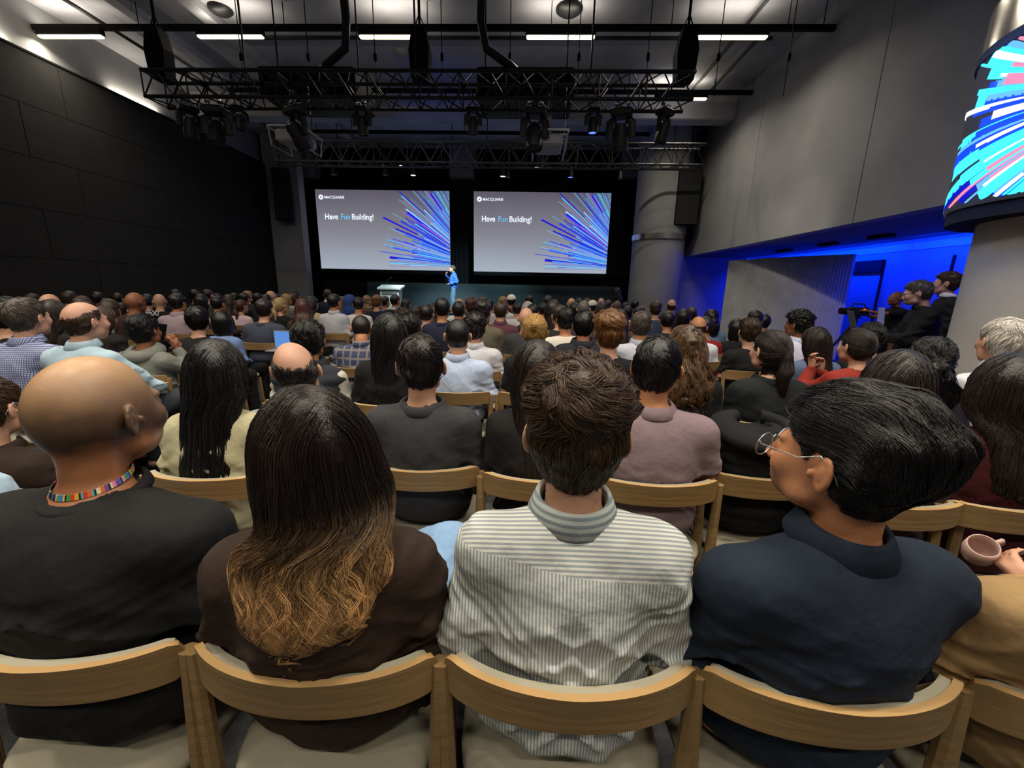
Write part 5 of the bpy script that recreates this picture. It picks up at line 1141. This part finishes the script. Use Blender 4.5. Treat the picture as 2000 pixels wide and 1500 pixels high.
# fourth row
sit(280, 612, 3.3, 'messy', 'black', 'hoodie', '#74766f', 'hood', 38, 'brown', 'person in grey hoodie holding a phone to the ear', roll=4, J=(lambda J: (J.update(arm={1: dict(el=V3(0.26, 0.16, 0.86), wr=V3(0.15, 0.13, 1.06), hd=V3(-0.15, -0.1, 1), hn=V3(-1, 0, 0), curl=0.6)}), J)[1])(seated()))
sit(386, 597, 3.35, 'crop', 'black', 'tee', '#18181a', 'tee', 12, 'fair', 'person with cropped black hair in black t-shirt, fourth row')
sit(434, 606, 3.7, 'bob', 'black', 'shirt', '#6d84b8', None, 10, 'fair', 'person with black bob hair in denim blue top')
sit(515, 582, 4.1, 'messy', 'dark', 'jacket', '#3c4250', 'jacket', 25, 'fair', 'person in grey blue fleece', w=1.12)
sit(706, 612, 3.6, 'buzz', 'dark', 'shirt', 'plaid:#2c3b5c:#8c7f78', 'shirt', 3, 'tan', 'person in blue plaid shirt with bowed head', pitch=22, w=1.15)
sit(801, 609, 3.4, 'messy', 'black', 'tee', '#1c1b1d', 'tee', 0, 'tan', 'person with messy black hair behind the charcoal suit')
sit(928, 609, 3.55, 'curly', 'dark', 'shirt', '#c6c7cf', 'shirt', 10, 'fair', 'person with curly dark hair in white shirt, centre', w=1.05)
sit(1141, 606, 3.5, 'short', 'black', 'puffer', '#22242b', 'puffer', 3, 'tan', 'person in black quilted puffer jacket, centre', w=1.12)
sit(1252, 607, 3.4, 'short', 'greybrown', 'shirt', '#b9bccb', 'shirt', -8, 'tan', 'person with thinning grey hair in pale shirt', w=1.08)
sit(1364, 618, 3.3, 'balding', 'dark', 'shirt', '#d5d6e2', 'shirt', -12, 'tan', 'balding person in white shirt right of centre')
sit(1466, 620, 3.1, 'crop', 'brown', 'tee', '#161618', 'tee', -22, 'pale', 'person with cropped brown hair in black t-shirt, right of centre')
sit(1566, 604, 3.7, 'curly', 'black', 'shirt', '#ccd0e8', 'shirt', -55, 'brown', 'person with curly black hair in white shirt, facing left')
sit(1702, 628, 3.3, 'messy', 'black', 'shirt', '#222226', None, -20, 'fair', 'messy black haired person below the tripod')
sit(262, 571, 3.9, 'bald', 'black', 'shirt', '#33201f', None, 45, 'brown', 'bald person with glasses in maroon shirt', glass='black', w=1.1)
sit(103, 584, 3.3, 'straight', 'dark', 'jacket', '#1d1a18', None, 20, 'fair', 'person with long dark hair behind the blue checked shirt')
sit(200, 597, 3.4, 'straight', 'brown', 'jacket', '#20201f', None, 35, 'fair', 'person with brown hair in black behind the blue shirt')
sit(345, 572, 4.3, 'messy', 'black', 'shirt', '#a4919b', 'shirt', 35, 'tan', 'person with glasses in pale mauve shirt, left side', glass='black', w=1.15)
# fifth and further rows
sit(98, 574, 4.3, 'bald', 'dark', 'shirt', WHT, None, 25, 'pale', 'bald person near the left wall')
sit(170, 588, 4.2, 'straight', 'dark', 'shirt', '#40454f', None, 40, 'fair', 'person with dark hair beside the left wall, lower')
sit(213, 583, 4.6, 'bob', 'brown', 'shirt', '#7b7f76', None, 40, 'fair', 'person with brown bob in grey beside the bald maroon shirt')
sit(236, 590, 5.0, 'short', 'dark', 'shirt', '#a9b4dc', 'shirt', 30, 'fair', 'person in pale lilac shirt mostly hidden by the maroon shirt')
sit(312, 574, 4.8, 'bald', 'dark', 'tee', '#151517', 'tee', 10, 'pale', 'shaven person in black t-shirt with white lettering on the back')
sit(425, 577, 4.9, 'short', 'black', 'jacket', CHAR, 'jacket', 38, 'tan', 'person with short black hair in charcoal, left side')
sit(393, 573, 5.6, 'bob', 'dark', 'shirt', CHAR, None, 20, 'fair', 'person with dark bob in the left rows')
sit(470, 584, 5.0, 'ponytail', 'auburn', 'shirt', '#dcbfcb', None, 48, 'pale', 'person with auburn ponytail in pale pink top')
sit(546, 580, 5.4, 'ponytail', 'blond', 'jacket', BLK, None, 42, 'fair', 'person with blond ponytail in black top')
sit(592, 583, 4.6, 'wavy', 'auburn', 'jacket', '#3a2f28', None, 8, 'fair', 'person with long reddish brown hair, left of centre')
sit(608, 577, 5.6, 'straight', 'dark', 'jacket', '#b8a77e', None, 40, 'fair', 'person with glasses in beige jacket, left of centre', glass='black')
sit(652, 573, 5.3, 'short', 'black', 'shirt', '#b9bac4', 'shirt', 38, 'tan', 'person in white shirt below the left pillar')
sit(700, 579, 5.4, 'short', 'black', 'shirt', '#d8d6cc', None, 6, 'tan', 'person in cream top behind the plaid shirt')
sit(736, 575, 6.0, 'curly', 'ginger', 'jacket', NAVY, None, 28, 'fair', 'person with curly ginger hair in navy, left of lectern')
sit(788, 600, 4.5, 'curly', 'dark', 'jacket', '#2a2624', None, 5, 'fair', 'person with curly dark hair below the lectern')
sit(833, 593, 4.9, 'short', 'dark', 'shirt', 'hstripe:#b9b6ab:#6b6b66', None, 15, 'fair', 'person with dark hair in striped pale shirt, centre')
sit(864, 580, 4.6, 'short', 'black', 'jacket', '#20253a', 'jacket', 5, 'tan', 'person in navy suit jacket below the speaker')
sit(896, 587, 5.2, 'short', 'dark', 'jacket', '#26262a', 'jacket', 5, 'tan', 'person with dark hair in black right of the navy suit')
sit(943, 584, 4.6, 'curly', 'dark', 'jacket', '#5f5a4c', None, 20, 'fair', 'person in olive jacket left of the plum shirt', w=1.1)
sit(921, 580, 5.6, 'curly', 'auburn', 'shirt', '#3b332e', None, 5, 'fair', 'person with curly auburn hair, centre')
sit(978, 588, 5.3, 'short', 'brown', 'shirt', '#5e3a46', 'shirt', 5, 'fair', 'person in plum shirt, centre', w=1.1)
sit(1028, 601, 4.8, 'bald', 'grey', 'jacket', '#38393c', None, 3, 'fair', 'bald person in dark grey, centre')
sit(1080, 584, 5.3, 'verylong', 'dark', 'shirt', '#cfd3d8', None, 12, 'fair', 'person with long dark hair in white, centre right')
sit(1094, 594, 5.0, 'crop', 'brown', 'jacket', '#2e2a28', None, -15, 'fair', 'person with cropped brown hair in dark jacket, centre right')
sit(1106, 600, 4.5, 'short', 'black', 'shirt', '#d6cfc2', None, -8, 'tan', 'person in cream polo, centre right', w=1.1)
sit(1140, 586, 5.6, 'buzz', 'grey', 'shirt', '#4b4e58', None, 0, 'fair', 'person with cropped grey hair behind the puffer jacket')
sit(1040, 593, 5.5, 'short', 'black', 'shirt', CHAR, None, 0, 'tan', 'person with black hair behind the bald grey one')
sit(1281, 587, 5.0, 'curly', 'brown', 'shirt', '#3c4a68', None, -10, 'fair', 'person with curly brown hair, right of centre')
sit(1304, 606, 4.4, 'messy', 'black', 'tee', '#222a33', 'tee', -15, 'tan', 'person with messy black hair in dark t-shirt, right of centre')
sit(1335, 603, 4.6, 'bob', 'dark', 'jacket', '#2c2a22', None, -30, 'fair', 'person with dark hair and glasses near the far column', glass='black')
sit(1351, 599, 5.2, 'bun', 'brown', 'shirt', '#3a352c', None, -20, 'fair', 'person with clipped brown hair near the recess')
sit(1390, 603, 4.4, 'curlypony', 'black', 'shirt', '#6f88a8', None, -20, 'fair', 'person with black hair in pale denim by the partition')
sit(1378, 617, 4.2, 'short', 'dark', 'shirt', '#8c2226', None, -20, 'tan', 'person in red top right of the balding one')
sit(1475, 605, 4.3, 'crop', 'dark', 'shirt', '#202024', None, -15, 'fair', 'person with dark hair before the ribbed partition')
sit(1440, 622, 4.2, 'bob', 'black', 'jacket', '#1c1c1f', None, -20, 'fair', 'person with black bob in black left of the cropped brown hair')
sit(1210, 603, 4.6, 'straight', 'dark', 'shirt', '#2f2a2a', None, -5, 'fair', 'person with long dark hair behind the ginger one')
sit(1226, 596, 5.4, 'bob', 'dark', 'shirt', '#d9ceb8', None, -8, 'fair', 'person with dark bob in cream top, right of centre')
sit(1246, 598, 5.2, 'short', 'black', 'shirt', CHAR, None, -5, 'tan', 'person with short black hair right of the cream top')
# distant rows: (px, py, Y, hair, colour, top, cloth, yaw, skin, words)
far = [
 (135, 567, 6.2, 'short', 'brown', 'shirt', WHT, 45, 'fair', 'brown haired person in white by the left wall'),
 (190, 569, 6.4, 'short', 'black', 'shirt', CHAR, 45, 'tan', 'black haired person by the left wall'),
 (160, 577, 5.4, 'straight', 'brown', 'shirt', CHAR, 40, 'fair', 'long haired person in charcoal by the left wall'),
 (288, 573, 5.8, 'short', 'dark', 'jacket', BLK, 35, 'fair', 'dark haired person in black right of the maroon shirt'),
 (344, 564, 7.2, 'short', 'black', 'jacket', BLK, 30, 'tan', 'black haired person high in the far left rows'),
 (381, 564, 7.2, 'messy', 'black', 'jacket', BLK, 30, 'tan', 'messy haired person in black in the far left rows'),
 (405, 564, 6.8, 'short', 'dark', 'shirt', '#4a4d52', 48, 'fair', 'person with glasses in grey in the far left rows'),
 (447, 574, 5.9, 'straight', 'brown', 'jacket', CHAR, 45, 'fair', 'person with brown hair left of the pink top'),
 (476, 571, 6.0, 'crop', 'black', 'jacket', BLK, 30, 'tan', 'cropped black haired person above the pink top'),
 (483, 567, 7.0, 'short', 'gold', 'shirt', CHAR, 45, 'fair', 'person with golden hair left of the pillar'),
 (458, 570, 7.6, 'short', 'black', 'shirt', BLK, 30, 'tan', 'black haired person far left of the pillar'),
 (503, 571, 6.9, 'messy', 'dark', 'shirt', CHAR, 30, 'fair', 'messy dark haired person left of the pillar'),
 (528, 568, 6.6, 'bald', 'dark', 'shirt', WHT, 40, 'pale', 'bald person left of the pillar'),
 (520, 574, 5.7, 'short', 'black', 'jacket', CHAR, 25, 'tan', 'black haired person behind the fleece'),
 (558, 573, 6.4, 'straight', 'gold', 'jacket', '#6c6a63', 42, 'fair', 'person with fair hair before the pillar'),
 (577, 569, 7.4, 'short', 'black', 'shirt', CHAR, 40, 'tan', 'black haired person at the pillar edge'),
 (570, 572, 7.0, 'bob', 'auburn', 'shirt', '#9aa0a0', 45, 'pale', 'auburn haired person turned right before the pillar'),
 (640, 564, 7.3, 'short', 'brown', 'jacket', NAVY, 10, 'fair', 'brown haired person in navy suit with white collar'),
 (668, 578, 6.6, 'straight', 'mid', 'shirt', '#2b2f45', 20, 'fair', 'light brown haired person beside the headscarf'),
 (683, 574, 6.2, None, 'dark', 'shirt', '#2f4270', 25, 'tan', 'person in blue headscarf'),
 (717, 576, 6.6, 'curlylong', 'ginger', 'shirt', '#4a4238', 10, 'fair', 'person with long curly ginger hair'),
 (751, 578, 7.0, 'short', 'dark', 'shirt', '#4d6598', 40, 'tan', 'person in blue shirt at the lectern foot'),
 (771, 575, 6.6, 'short', 'black', 'shirt', '#27211f', 38, 'tan', 'person in black vest with white collar before the lectern'),
 (792, 583, 6.8, 'straight', 'dark', 'shirt', CHAR, 40, 'fair', 'person with long dark hair right of the lectern'),
 (850, 590, 5.8, 'straight', 'dark', 'shirt', WHT, 10, 'fair', 'long haired person in white left of the navy suit'),
 (897, 583, 6.4, 'bald', 'dark', 'shirt', WHT, 5, 'fair', 'bald person just right of the speaker'),
 (941, 578, 7.4, 'messy', 'mid', 'shirt', CHAR, 0, 'fair', 'light haired person in the middle far rows'),
 (956, 582, 6.8, 'short', 'black', 'shirt', '#3f4246', 15, 'tan', 'black haired person in grey in the middle far rows'),
 (982, 578, 6.4, 'crop', 'gold', 'shirt', '#d3d5d6', 8, 'fair', 'sandy haired person in white shirt, centre'),
 (999, 573, 7.2, 'short', 'black', 'puffer', '#232328', 3, 'tan', 'person in white cap and black jacket'),
 (1034, 575, 8.2, 'short', 'black', 'shirt', '#202226', -3, 'tan', 'black haired person right of the white cap'),
 (1031, 588, 6.0, 'bob', 'white', 'shirt', '#dad8d0', 0, 'fair', 'person with pale hair in white, centre'),
 (1070, 576, 7.8, 'short', 'dark', 'shirt', '#a7d3dc', 8, 'fair', 'person in pale cyan shirt'),
 (1116, 582, 6.8, 'bald', 'ginger', 'shirt', CHAR, 0, 'fair', 'reddish bald person right of centre'),
 (1122, 589, 6.2, 'short', 'black', 'shirt', '#3b3a44', -5, 'tan', 'black haired person right of centre'),
 (1131, 581, 7.6, 'short', 'dark', 'shirt', BLK, -5, 'fair', 'dark haired person right of centre, further'),
 (1147, 581, 8.2, 'short', 'mid', 'shirt', CHAR, -5, 'fair', 'light brown haired person left of the cream cap'),
 (1157, 584, 6.6, 'short', 'black', 'shirt', '#c8b795', 5, 'tan', 'person in cream cap'),
 (1176, 589, 6.2, 'straight', 'brown', 'shirt', '#3b2d27', -5, 'fair', 'long brown haired person right of the cream cap'),
 (1174, 582, 7.4, 'bald', 'dark', 'shirt', CHAR, -5, 'pale', 'bald person right of the cream cap'),
 (1186, 585, 7.2, 'straight', 'dark', 'jacket', BLK, 60, 'pale', 'dark haired person turning to the side, right'),
 (1205, 587, 6.6, 'straight', 'mid', 'shirt', '#47443c', -5, 'fair', 'light haired person below the standing one'),
 (1222, 589, 7.2, 'short', 'black', 'shirt', CHAR, -5, 'tan', 'black haired person left of the far column'),
 (1240, 585, 7.4, 'messy', 'black', 'shirt', BLK, -5, 'tan', 'messy black haired person before the far column'),
 (1252, 597, 6.2, 'short', 'greybrown', 'shirt', CHAR, -5, 'fair', 'greying person before the far column'),
 (1312, 585, 6.9, 'balding', 'brown', 'jacket', '#26282e', -12, 'pale', 'balding person in dark suit before the far column'),
 (1492, 612, 5.2, 'short', 'black', 'shirt', '#24242a', -30, 'tan', 'black haired person in the right rows by the partition'),
 (608, 590, 6.6, 'short', 'dark', 'shirt', CHAR, 30, 'tan', 'dark haired person hidden left of centre'),
 (815, 597, 5.6, 'curly', 'dark', 'shirt', '#5d5648', 0, 'fair', 'curly haired person in olive left of the striped shirt'),
 (1010, 590, 6.2, 'short', 'dark', 'shirt', '#d5d7d8', 0, 'fair', 'dark haired person in white between caps'),
 (1060, 590, 6.4, 'short', 'dark', 'shirt', '#262b40', 0, 'tan', 'dark haired person in navy, centre right'),
 (12, 577, 4.6, 'short', 'dark', 'shirt', CHAR, 40, 'fair', 'dark haired person behind the blue checked shirt'),
 (63, 572, 6.0, 'short', 'dark', 'shirt', BLK, 40, 'fair', 'dark haired person by the wall at far left'),
 (230, 571, 7.2, 'short', 'dark', 'shirt', BLK, 40, 'fair', 'dark haired person by the wall above the lilac shirt'),
 (425, 571, 7.8, 'short', 'black', 'shirt', CHAR, 30, 'tan', 'black haired person in the furthest left row'),
 (540, 572, 8.2, 'short', 'dark', 'shirt', BLK, 30, 'fair', 'dark haired person in the furthest row by the pillar'),
]
for f_ in far:
    px, py, Y, hr, hc, tp, tc, yw, sk, lab = f_; o = {}
    if 'white cap' in lab and 'right' not in lab: o = dict(hat='cap', hatc='#e9e4d6')
    elif lab == 'person in cream cap': o = dict(hat='cap', hatc='#e3dccb')
    elif 'headscarf' in lab and 'beside' not in lab: o = dict(hat='hijab', hatc='#2f4a86')
    elif 'glasses' in lab: o = dict(glass='black')
    elif 'white collar' in lab: o = dict(collc='#dedede')
    sit(px, py, Y, hr, hc, tp, tc, 'shirt' if tc == WHT or 'collar' in lab else None, yw, sk, lab, **o)

# nobody sits in another's lap: ease neighbours that come too close apart along their lines of sight
fixed = [(at(p, 650, y)[0], y) for p, y in ((424, 1.52), (580, 1.66), (822, 1.58), (1052, 1.6), (1283, 1.6), (1752, 1.5), (1972, 1.5))]
Y0 = np.array([q[2] for q in _Q]); Ys = Y0.copy(); pxs = np.array([q[0] for q in _Q]); kx = np.array([at(q[0], q[1], 1.0)[0] for q in _Q])
for it in range(400):
    moved = False; P = [(kx[i] * Ys[i], Ys[i]) for i in range(len(_Q))]
    for i in range(len(_Q)):
        for j in range(len(_Q) + len(fixed)):
            if j == i: continue
            xj, yj = P[j] if j < len(_Q) else fixed[j - len(_Q)]
            dx, dy = P[i][0] - xj, P[i][1] - yj
            if (dx / 0.43) ** 2 + (dy / 0.62) ** 2 < 1:
                s_ = 1 if (dy > 0 or (dy == 0 and i > j)) else -1
                if s_ < 0 and Ys[i] < 3: s_ = 0
                Ys[i] += 0.035 * s_ * (1.2 if s_ > 0 else 0.8); moved = moved or s_ != 0
    Ys = np.clip(Ys, 2.2, 11.3)
    if not moved: break
print('declash', it, float(np.abs(Ys - Y0).max()), float(np.abs(Ys - Y0).mean()))
for q, y in zip(_Q, Ys):
    r = sit_now(q[0], q[1], float(y), *q[3], **q[4])
    if 'white lettering' in str(q[3][-1]):
        o = text('printed_lettering', 'phX/', (-0.10, -0.168, 0.93), 0.11, mat('print_white', (0.75, 0.75, 0.75), 0.8), r[2], 0.002)
# ---------------------------------------------------------------- standing people and their things
def stand(px, py, Y, J, rz, yaw, label, scale=None, floor=0.0, **o):
    x, zt = at(px, py, Y); tot = 1.354 + 0.42 + 0.012; s = scale or (zt - floor) / tot
    D = dict(yaw=math.radians(yaw), pitch=math.radians(o.pop('pitch', 0)), lean=o.pop('lean', 0.0), hs=o.pop('hs', 1.0), w=o.pop('w', 1.0))
    return person(x, Y, rz, J, D, o.pop('lod', 2), label, scale=s, z=floor + 0.42 * s, hands=True, **o)
J = standing(p1=dict(sh=V3(0.163, -0.02, 1.0), el=V3(0.23, 0.10, 0.84), wr=V3(0.09, 0.24, 1.0), hd=V3(-0.2, -0.1, 1), hn=V3(-0.8, -0.6, 0), curl=1.0),
             m1=dict(sh=V3(-0.163, -0.02, 1.0), el=V3(-0.26, -0.09, 0.78), wr=V3(-0.13, 0.15, 0.70), hd=V3(0.6, 0.7, -0.1), hn=V3(0, 0, -1), curl=0.6))
sp = stand(885, 518, 13.8, J, math.radians(112), 8, 'person on stage in blue shirt and jeans speaking into a microphone', floor=0.55, sk='fair', hair='short', hc='greybrown', top='shirt', tc='#3f6fc0', col='shirt', bottom='#5b7f96', lod=1)
def attach(o, root, loc, rot=(0, 0, 0)): o.location = Vector(root.matrix_world @ Vector(loc)) if False else Vector(loc)
def local_point(t, p):
    c, s = math.cos(t.rotation_euler.z), math.sin(t.rotation_euler.z); p = [q * t.scale[0] for q in p]
    return (t.location.x + p[0] * c - p[1] * s, t.location.y + p[0] * s + p[1] * c, t.location.z + p[2])
q = MB(); q.tube([local_point(sp[0], (0.065, 0.235, 1.03)), local_point(sp[0], (0.035, 0.2, 1.13))], 0.014, 10); q.tube([local_point(sp[0], (0.035, 0.2, 1.13)), local_point(sp[0], (0.025, 0.19, 1.155))], [0.026, 0.02], 10)
tag(q.build('microphone', M_METAL, smooth='auto'), 'black handheld microphone held by the speaker on stage', 'microphone')
J = standing(); stand(1207, 560, 12.4, J, math.radians(40), 20, 'person in black standing beside the far column at the stage end', sk='fair', hair='straight', hc='dark', top='jacket', tc='#0d0d0f', col=None, bottom='#0d0d0f')
J = standing(m1=dict(sh=V3(-0.163, -0.02, 1.0), el=V3(-0.21, 0.10, 0.76), wr=V3(-0.10, 0.32, 0.76), hd=V3(0.3, 1, 0.1), hn=V3(0, 0, 1), curl=0.5),
             p1=dict(sh=V3(0.163, -0.02, 1.0), el=V3(0.22, 0.08, 0.76), wr=V3(0.10, 0.32, 0.78), hd=V3(-0.3, 1, 0.1), hn=V3(0, 0, -1), curl=0.4))
su = stand(1812, 549, 4.15, J, math.radians(62), 10, 'person in black suit and glasses standing by the right column with a laptop', sk='pale', hair='short', hc='greybrown', top='jacket', tc='#151517', col='jacket', bottom='#121214', glass='black', lod=1, pitch=14, hs=1.08, w=1.12)
stand(1860, 531, 4.75, standing(), math.radians(62), 15, 'person in dark suit with white collar half hidden behind the right column', sk='fair', hair='crop', hc='brown', top='jacket', tc='#17171b', col='shirt', collc='#dcdce2', bottom='#131315', lod=1)
lp = thing('laptop', local_point(su[0], (0, 0.40, 0.80)), 'open laptop held by the person in the black suit', 'laptop', rz=math.radians(62))
box_obj('keyboard_base', (-0.16, -0.11, -0.008), (0.16, 0.11, 0.006), mat('laptop_grey', (0.12, 0.12, 0.13), 0.4), lp, 0.003)
sc2 = box_obj('screen_lid', (-0.16, 0, 0), (0.16, 0.006, 0.21), mat('laptop_grey', (0, 0, 0)), lp, 0.002); sc2.location = (0, 0.11, 0.006); sc2.rotation_euler = (math.radians(-18), 0, 0)
# camera operator, tripod and camera
J = standing(m1=dict(sh=V3(-0.163, -0.02, 1.0), el=V3(-0.14, 0.26, 0.98), wr=V3(-0.06, 0.46, 1.02), hd=V3(0.1, 1, 0), hn=V3(0, 0, -1), curl=0.8),
             p1=dict(sh=V3(0.163, -0.02, 1.0), el=V3(0.15, 0.2, 0.9), wr=V3(0.08, 0.42, 0.98), hd=V3(-0.1, 1, 0), hn=V3(0, 0, -1), curl=0.8)); J['sleeve'] = 'short'
op = stand(1757, 568, 6.3, J, math.radians(78), -5, 'person in black t-shirt standing behind a camera tripod in the blue recess', sk='brown', hair='bald', hc='dark', top='tee', tc='#0e0e10', col='tee', bottom='#101012', w=1.2)
hx, hy, hz = local_point(op[0], (0.0, 0.56, 1.0))
tp = thing('tripod', (hx, hy, 0), 'black camera tripod in the blue recess', 'tripod')
for k in range(3):
    a = 2 * math.pi * k / 3 + 0.4; q = MB(); q.tube([(0.03 * math.cos(a), 0.03 * math.sin(a), hz - 0.22), (0.24 * math.cos(a), 0.24 * math.sin(a), 0.6), (0.42 * math.cos(a), 0.42 * math.sin(a), 0.01)], [0.022, 0.017, 0.012], 8); q.build('leg', M_METAL, tp)
q = MB(); q.tube([(0, 0, hz - 0.3), (0, 0, hz - 0.08)], 0.03, 10); q.box((-0.05, -0.05, hz - 0.1), (0.05, 0.05, hz - 0.06), 0, 0.01); q.build('head', M_METAL, tp)
vc = thing('video_camera', (hx, hy, hz - 0.058), 'black video camera with a red light on the tripod', 'camera', rz=math.radians(78))
q = MB(); q.box((-0.06, -0.14, 0), (0.06, 0.12, 0.12), 0, 0.015); q.build('body', M_METAL, vc)
q = MB(); q.tube([(0, 0.12, 0.06), (0, 0.22, 0.06)], [0.045, 0.05], 14); q.build('lens', M_BLACK, vc, 'auto')
q = MB(); q.box((-0.068, -0.08, 0.08), (-0.06, -0.05, 0.1), 0, 0.003); q.build('tally_light', emis('red_light', (1.0, 0.06, 0.03), 4), vc)
q = MB(); q.tube([(0, -0.1, 0.12), (0, -0.08, 0.17), (0, 0.06, 0.17), (0, 0.08, 0.12)], 0.01, 8); q.build('handle', M_METAL, vc)
x, z_ = at(1712, 617, 6.0); q = MB(); q.prism([(-0.07, -0.2), (0.02, -0.2), (-0.03, 0.12), (-0.1, 0.12)], -0.01, 0.01, axis='y')
st = thing('music_stand', (x + 0.03, 5.9, 0), 'pale panel on a thin stand beside the tripod', 'stand'); o = q.build('panel', mat('pale_board', (0.5, 0.6, 0.8), 0.6), st); o.location = (0, 0, z_)
q = MB(); q.tube([(0, 0.012, 0.02), (0, 0.012, z_ - 0.1)], 0.012, 8); q.lathe([(0.001, 0), (0.16, 0), (0.16, 0.02), (0.001, 0.02)], n=20, cap=False); q.build('pole', M_METAL, st)
# things in hands and on laps
x, z_ = at(300, 655, 3.32); ph_ = tag(box_obj('phone', (-0.036, -0.004, -0.075), (0.036, 0.004, 0.075), M_BLACK, bev=0.003), 'black phone held to the ear by the person in the grey hoodie', 'phone'); ph_.location = (x + 0.03, 3.36, z_ + .02); ph_.rotation_euler = (0.2, 0.2, 1.2)
x, z_ = at(566, 660, 4.75); l2 = thing('laptop', (x, 4.7, z_ - 0.12), 'open laptop with a blue screen on the lap right of the grey blue fleece', 'laptop')
box_obj('keyboard_base', (-0.16, -0.2, -0.012), (0.16, 0.0, 0.0), M_GREY, l2, 0.003); box_obj('screen_lid', (-0.16, 0.0, 0.0), (0.16, 0.008, 0.21), M_GREY, l2, 0.002); box_obj('display', (-0.15, -0.003, 0.01), (0.15, -0.0005, 0.2), emis('laptop_display', (0.12, 0.3, 0.75), 0.9), l2)
lx_, ly_, lz_ = local_point(E[0], (0.285, 0.345, 0.695)); print('cup', proj(lx_, ly_, lz_)); cp = thing('cup', (lx_, ly_, lz_), 'pinkish rounded cup held at the right edge', 'cup')
q = MB(); q.lathe([(0.001, 0), (0.022, 0), (0.034, 0.02), (0.038, 0.05), (0.034, 0.085), (0.031, 0.085), (0.034, 0.05), (0.03, 0.022), (0.001, 0.008)], n=32, cap=False); q.build('bowl', mat('cup_glaze', srgb('#b79a92'), 0.35), cp, True)
q = MB(); q.tube([(0.034, 0, 0.068), (0.058, 0, 0.065), (0.064, 0, 0.045), (0.054, 0, 0.028), (0.034, 0, 0.026)], 0.006, 8); q.build('handle', mat('cup_glaze', (0, 0, 0)), cp, True); cp.rotation_euler = (0.5, -0.5, 0)
# coat over the empty second-row chair
x, z_ = at(1475, 890, 1.62); chair_at(x, 1.65, 0, 'oak chair under the black quilted coat, second row', 'rows of oak chairs')
Jc = seated(); Jc['arm'] = {1: dict(el=V3(0.23, 0.05, 0.8), wr=V3(0.17, 0.14, 0.62)), -1: dict(el=V3(-0.23, 0.05, 0.8), wr=V3(-0.17, 0.14, 0.62))}
cV, cF = cloth_mesh(Jc, 'puffer', 1, 0.006, 2); cV = cV.copy(); cV[:, 2] = 0.47 + (cV[:, 2] - 0.47) * 0.72; cV[:, 1] += 0.02
o = new_mesh('quilted_coat', cV, cF, fabric('#17181b'), True); o.location = (x, 1.65, 0.0); tag(o, 'black quilted puffer coat piled on the empty second-row chair', 'coat')
hV, hF = COLLARS['hood'](40); hV = hV.copy(); hV[:, 2] = 0.47 + (hV[:, 2] - 0.47) * 0.72; h2 = new_mesh('hood', hV * np.array((1.35, 1.3, 1), np.float32), hF, fabric('#17181b'), True, o)
# two unoccupied chairs left of centre
for px, py, Y, lb in ((655, 637, 6.6, 'empty oak chair back below the white shirt, farther one'), (653, 650, 5.9, 'empty oak chair back below the white shirt, nearer one')):
    chair_at(at(px, py, Y)[0], Y, 0, lb, 'rows of oak chairs')
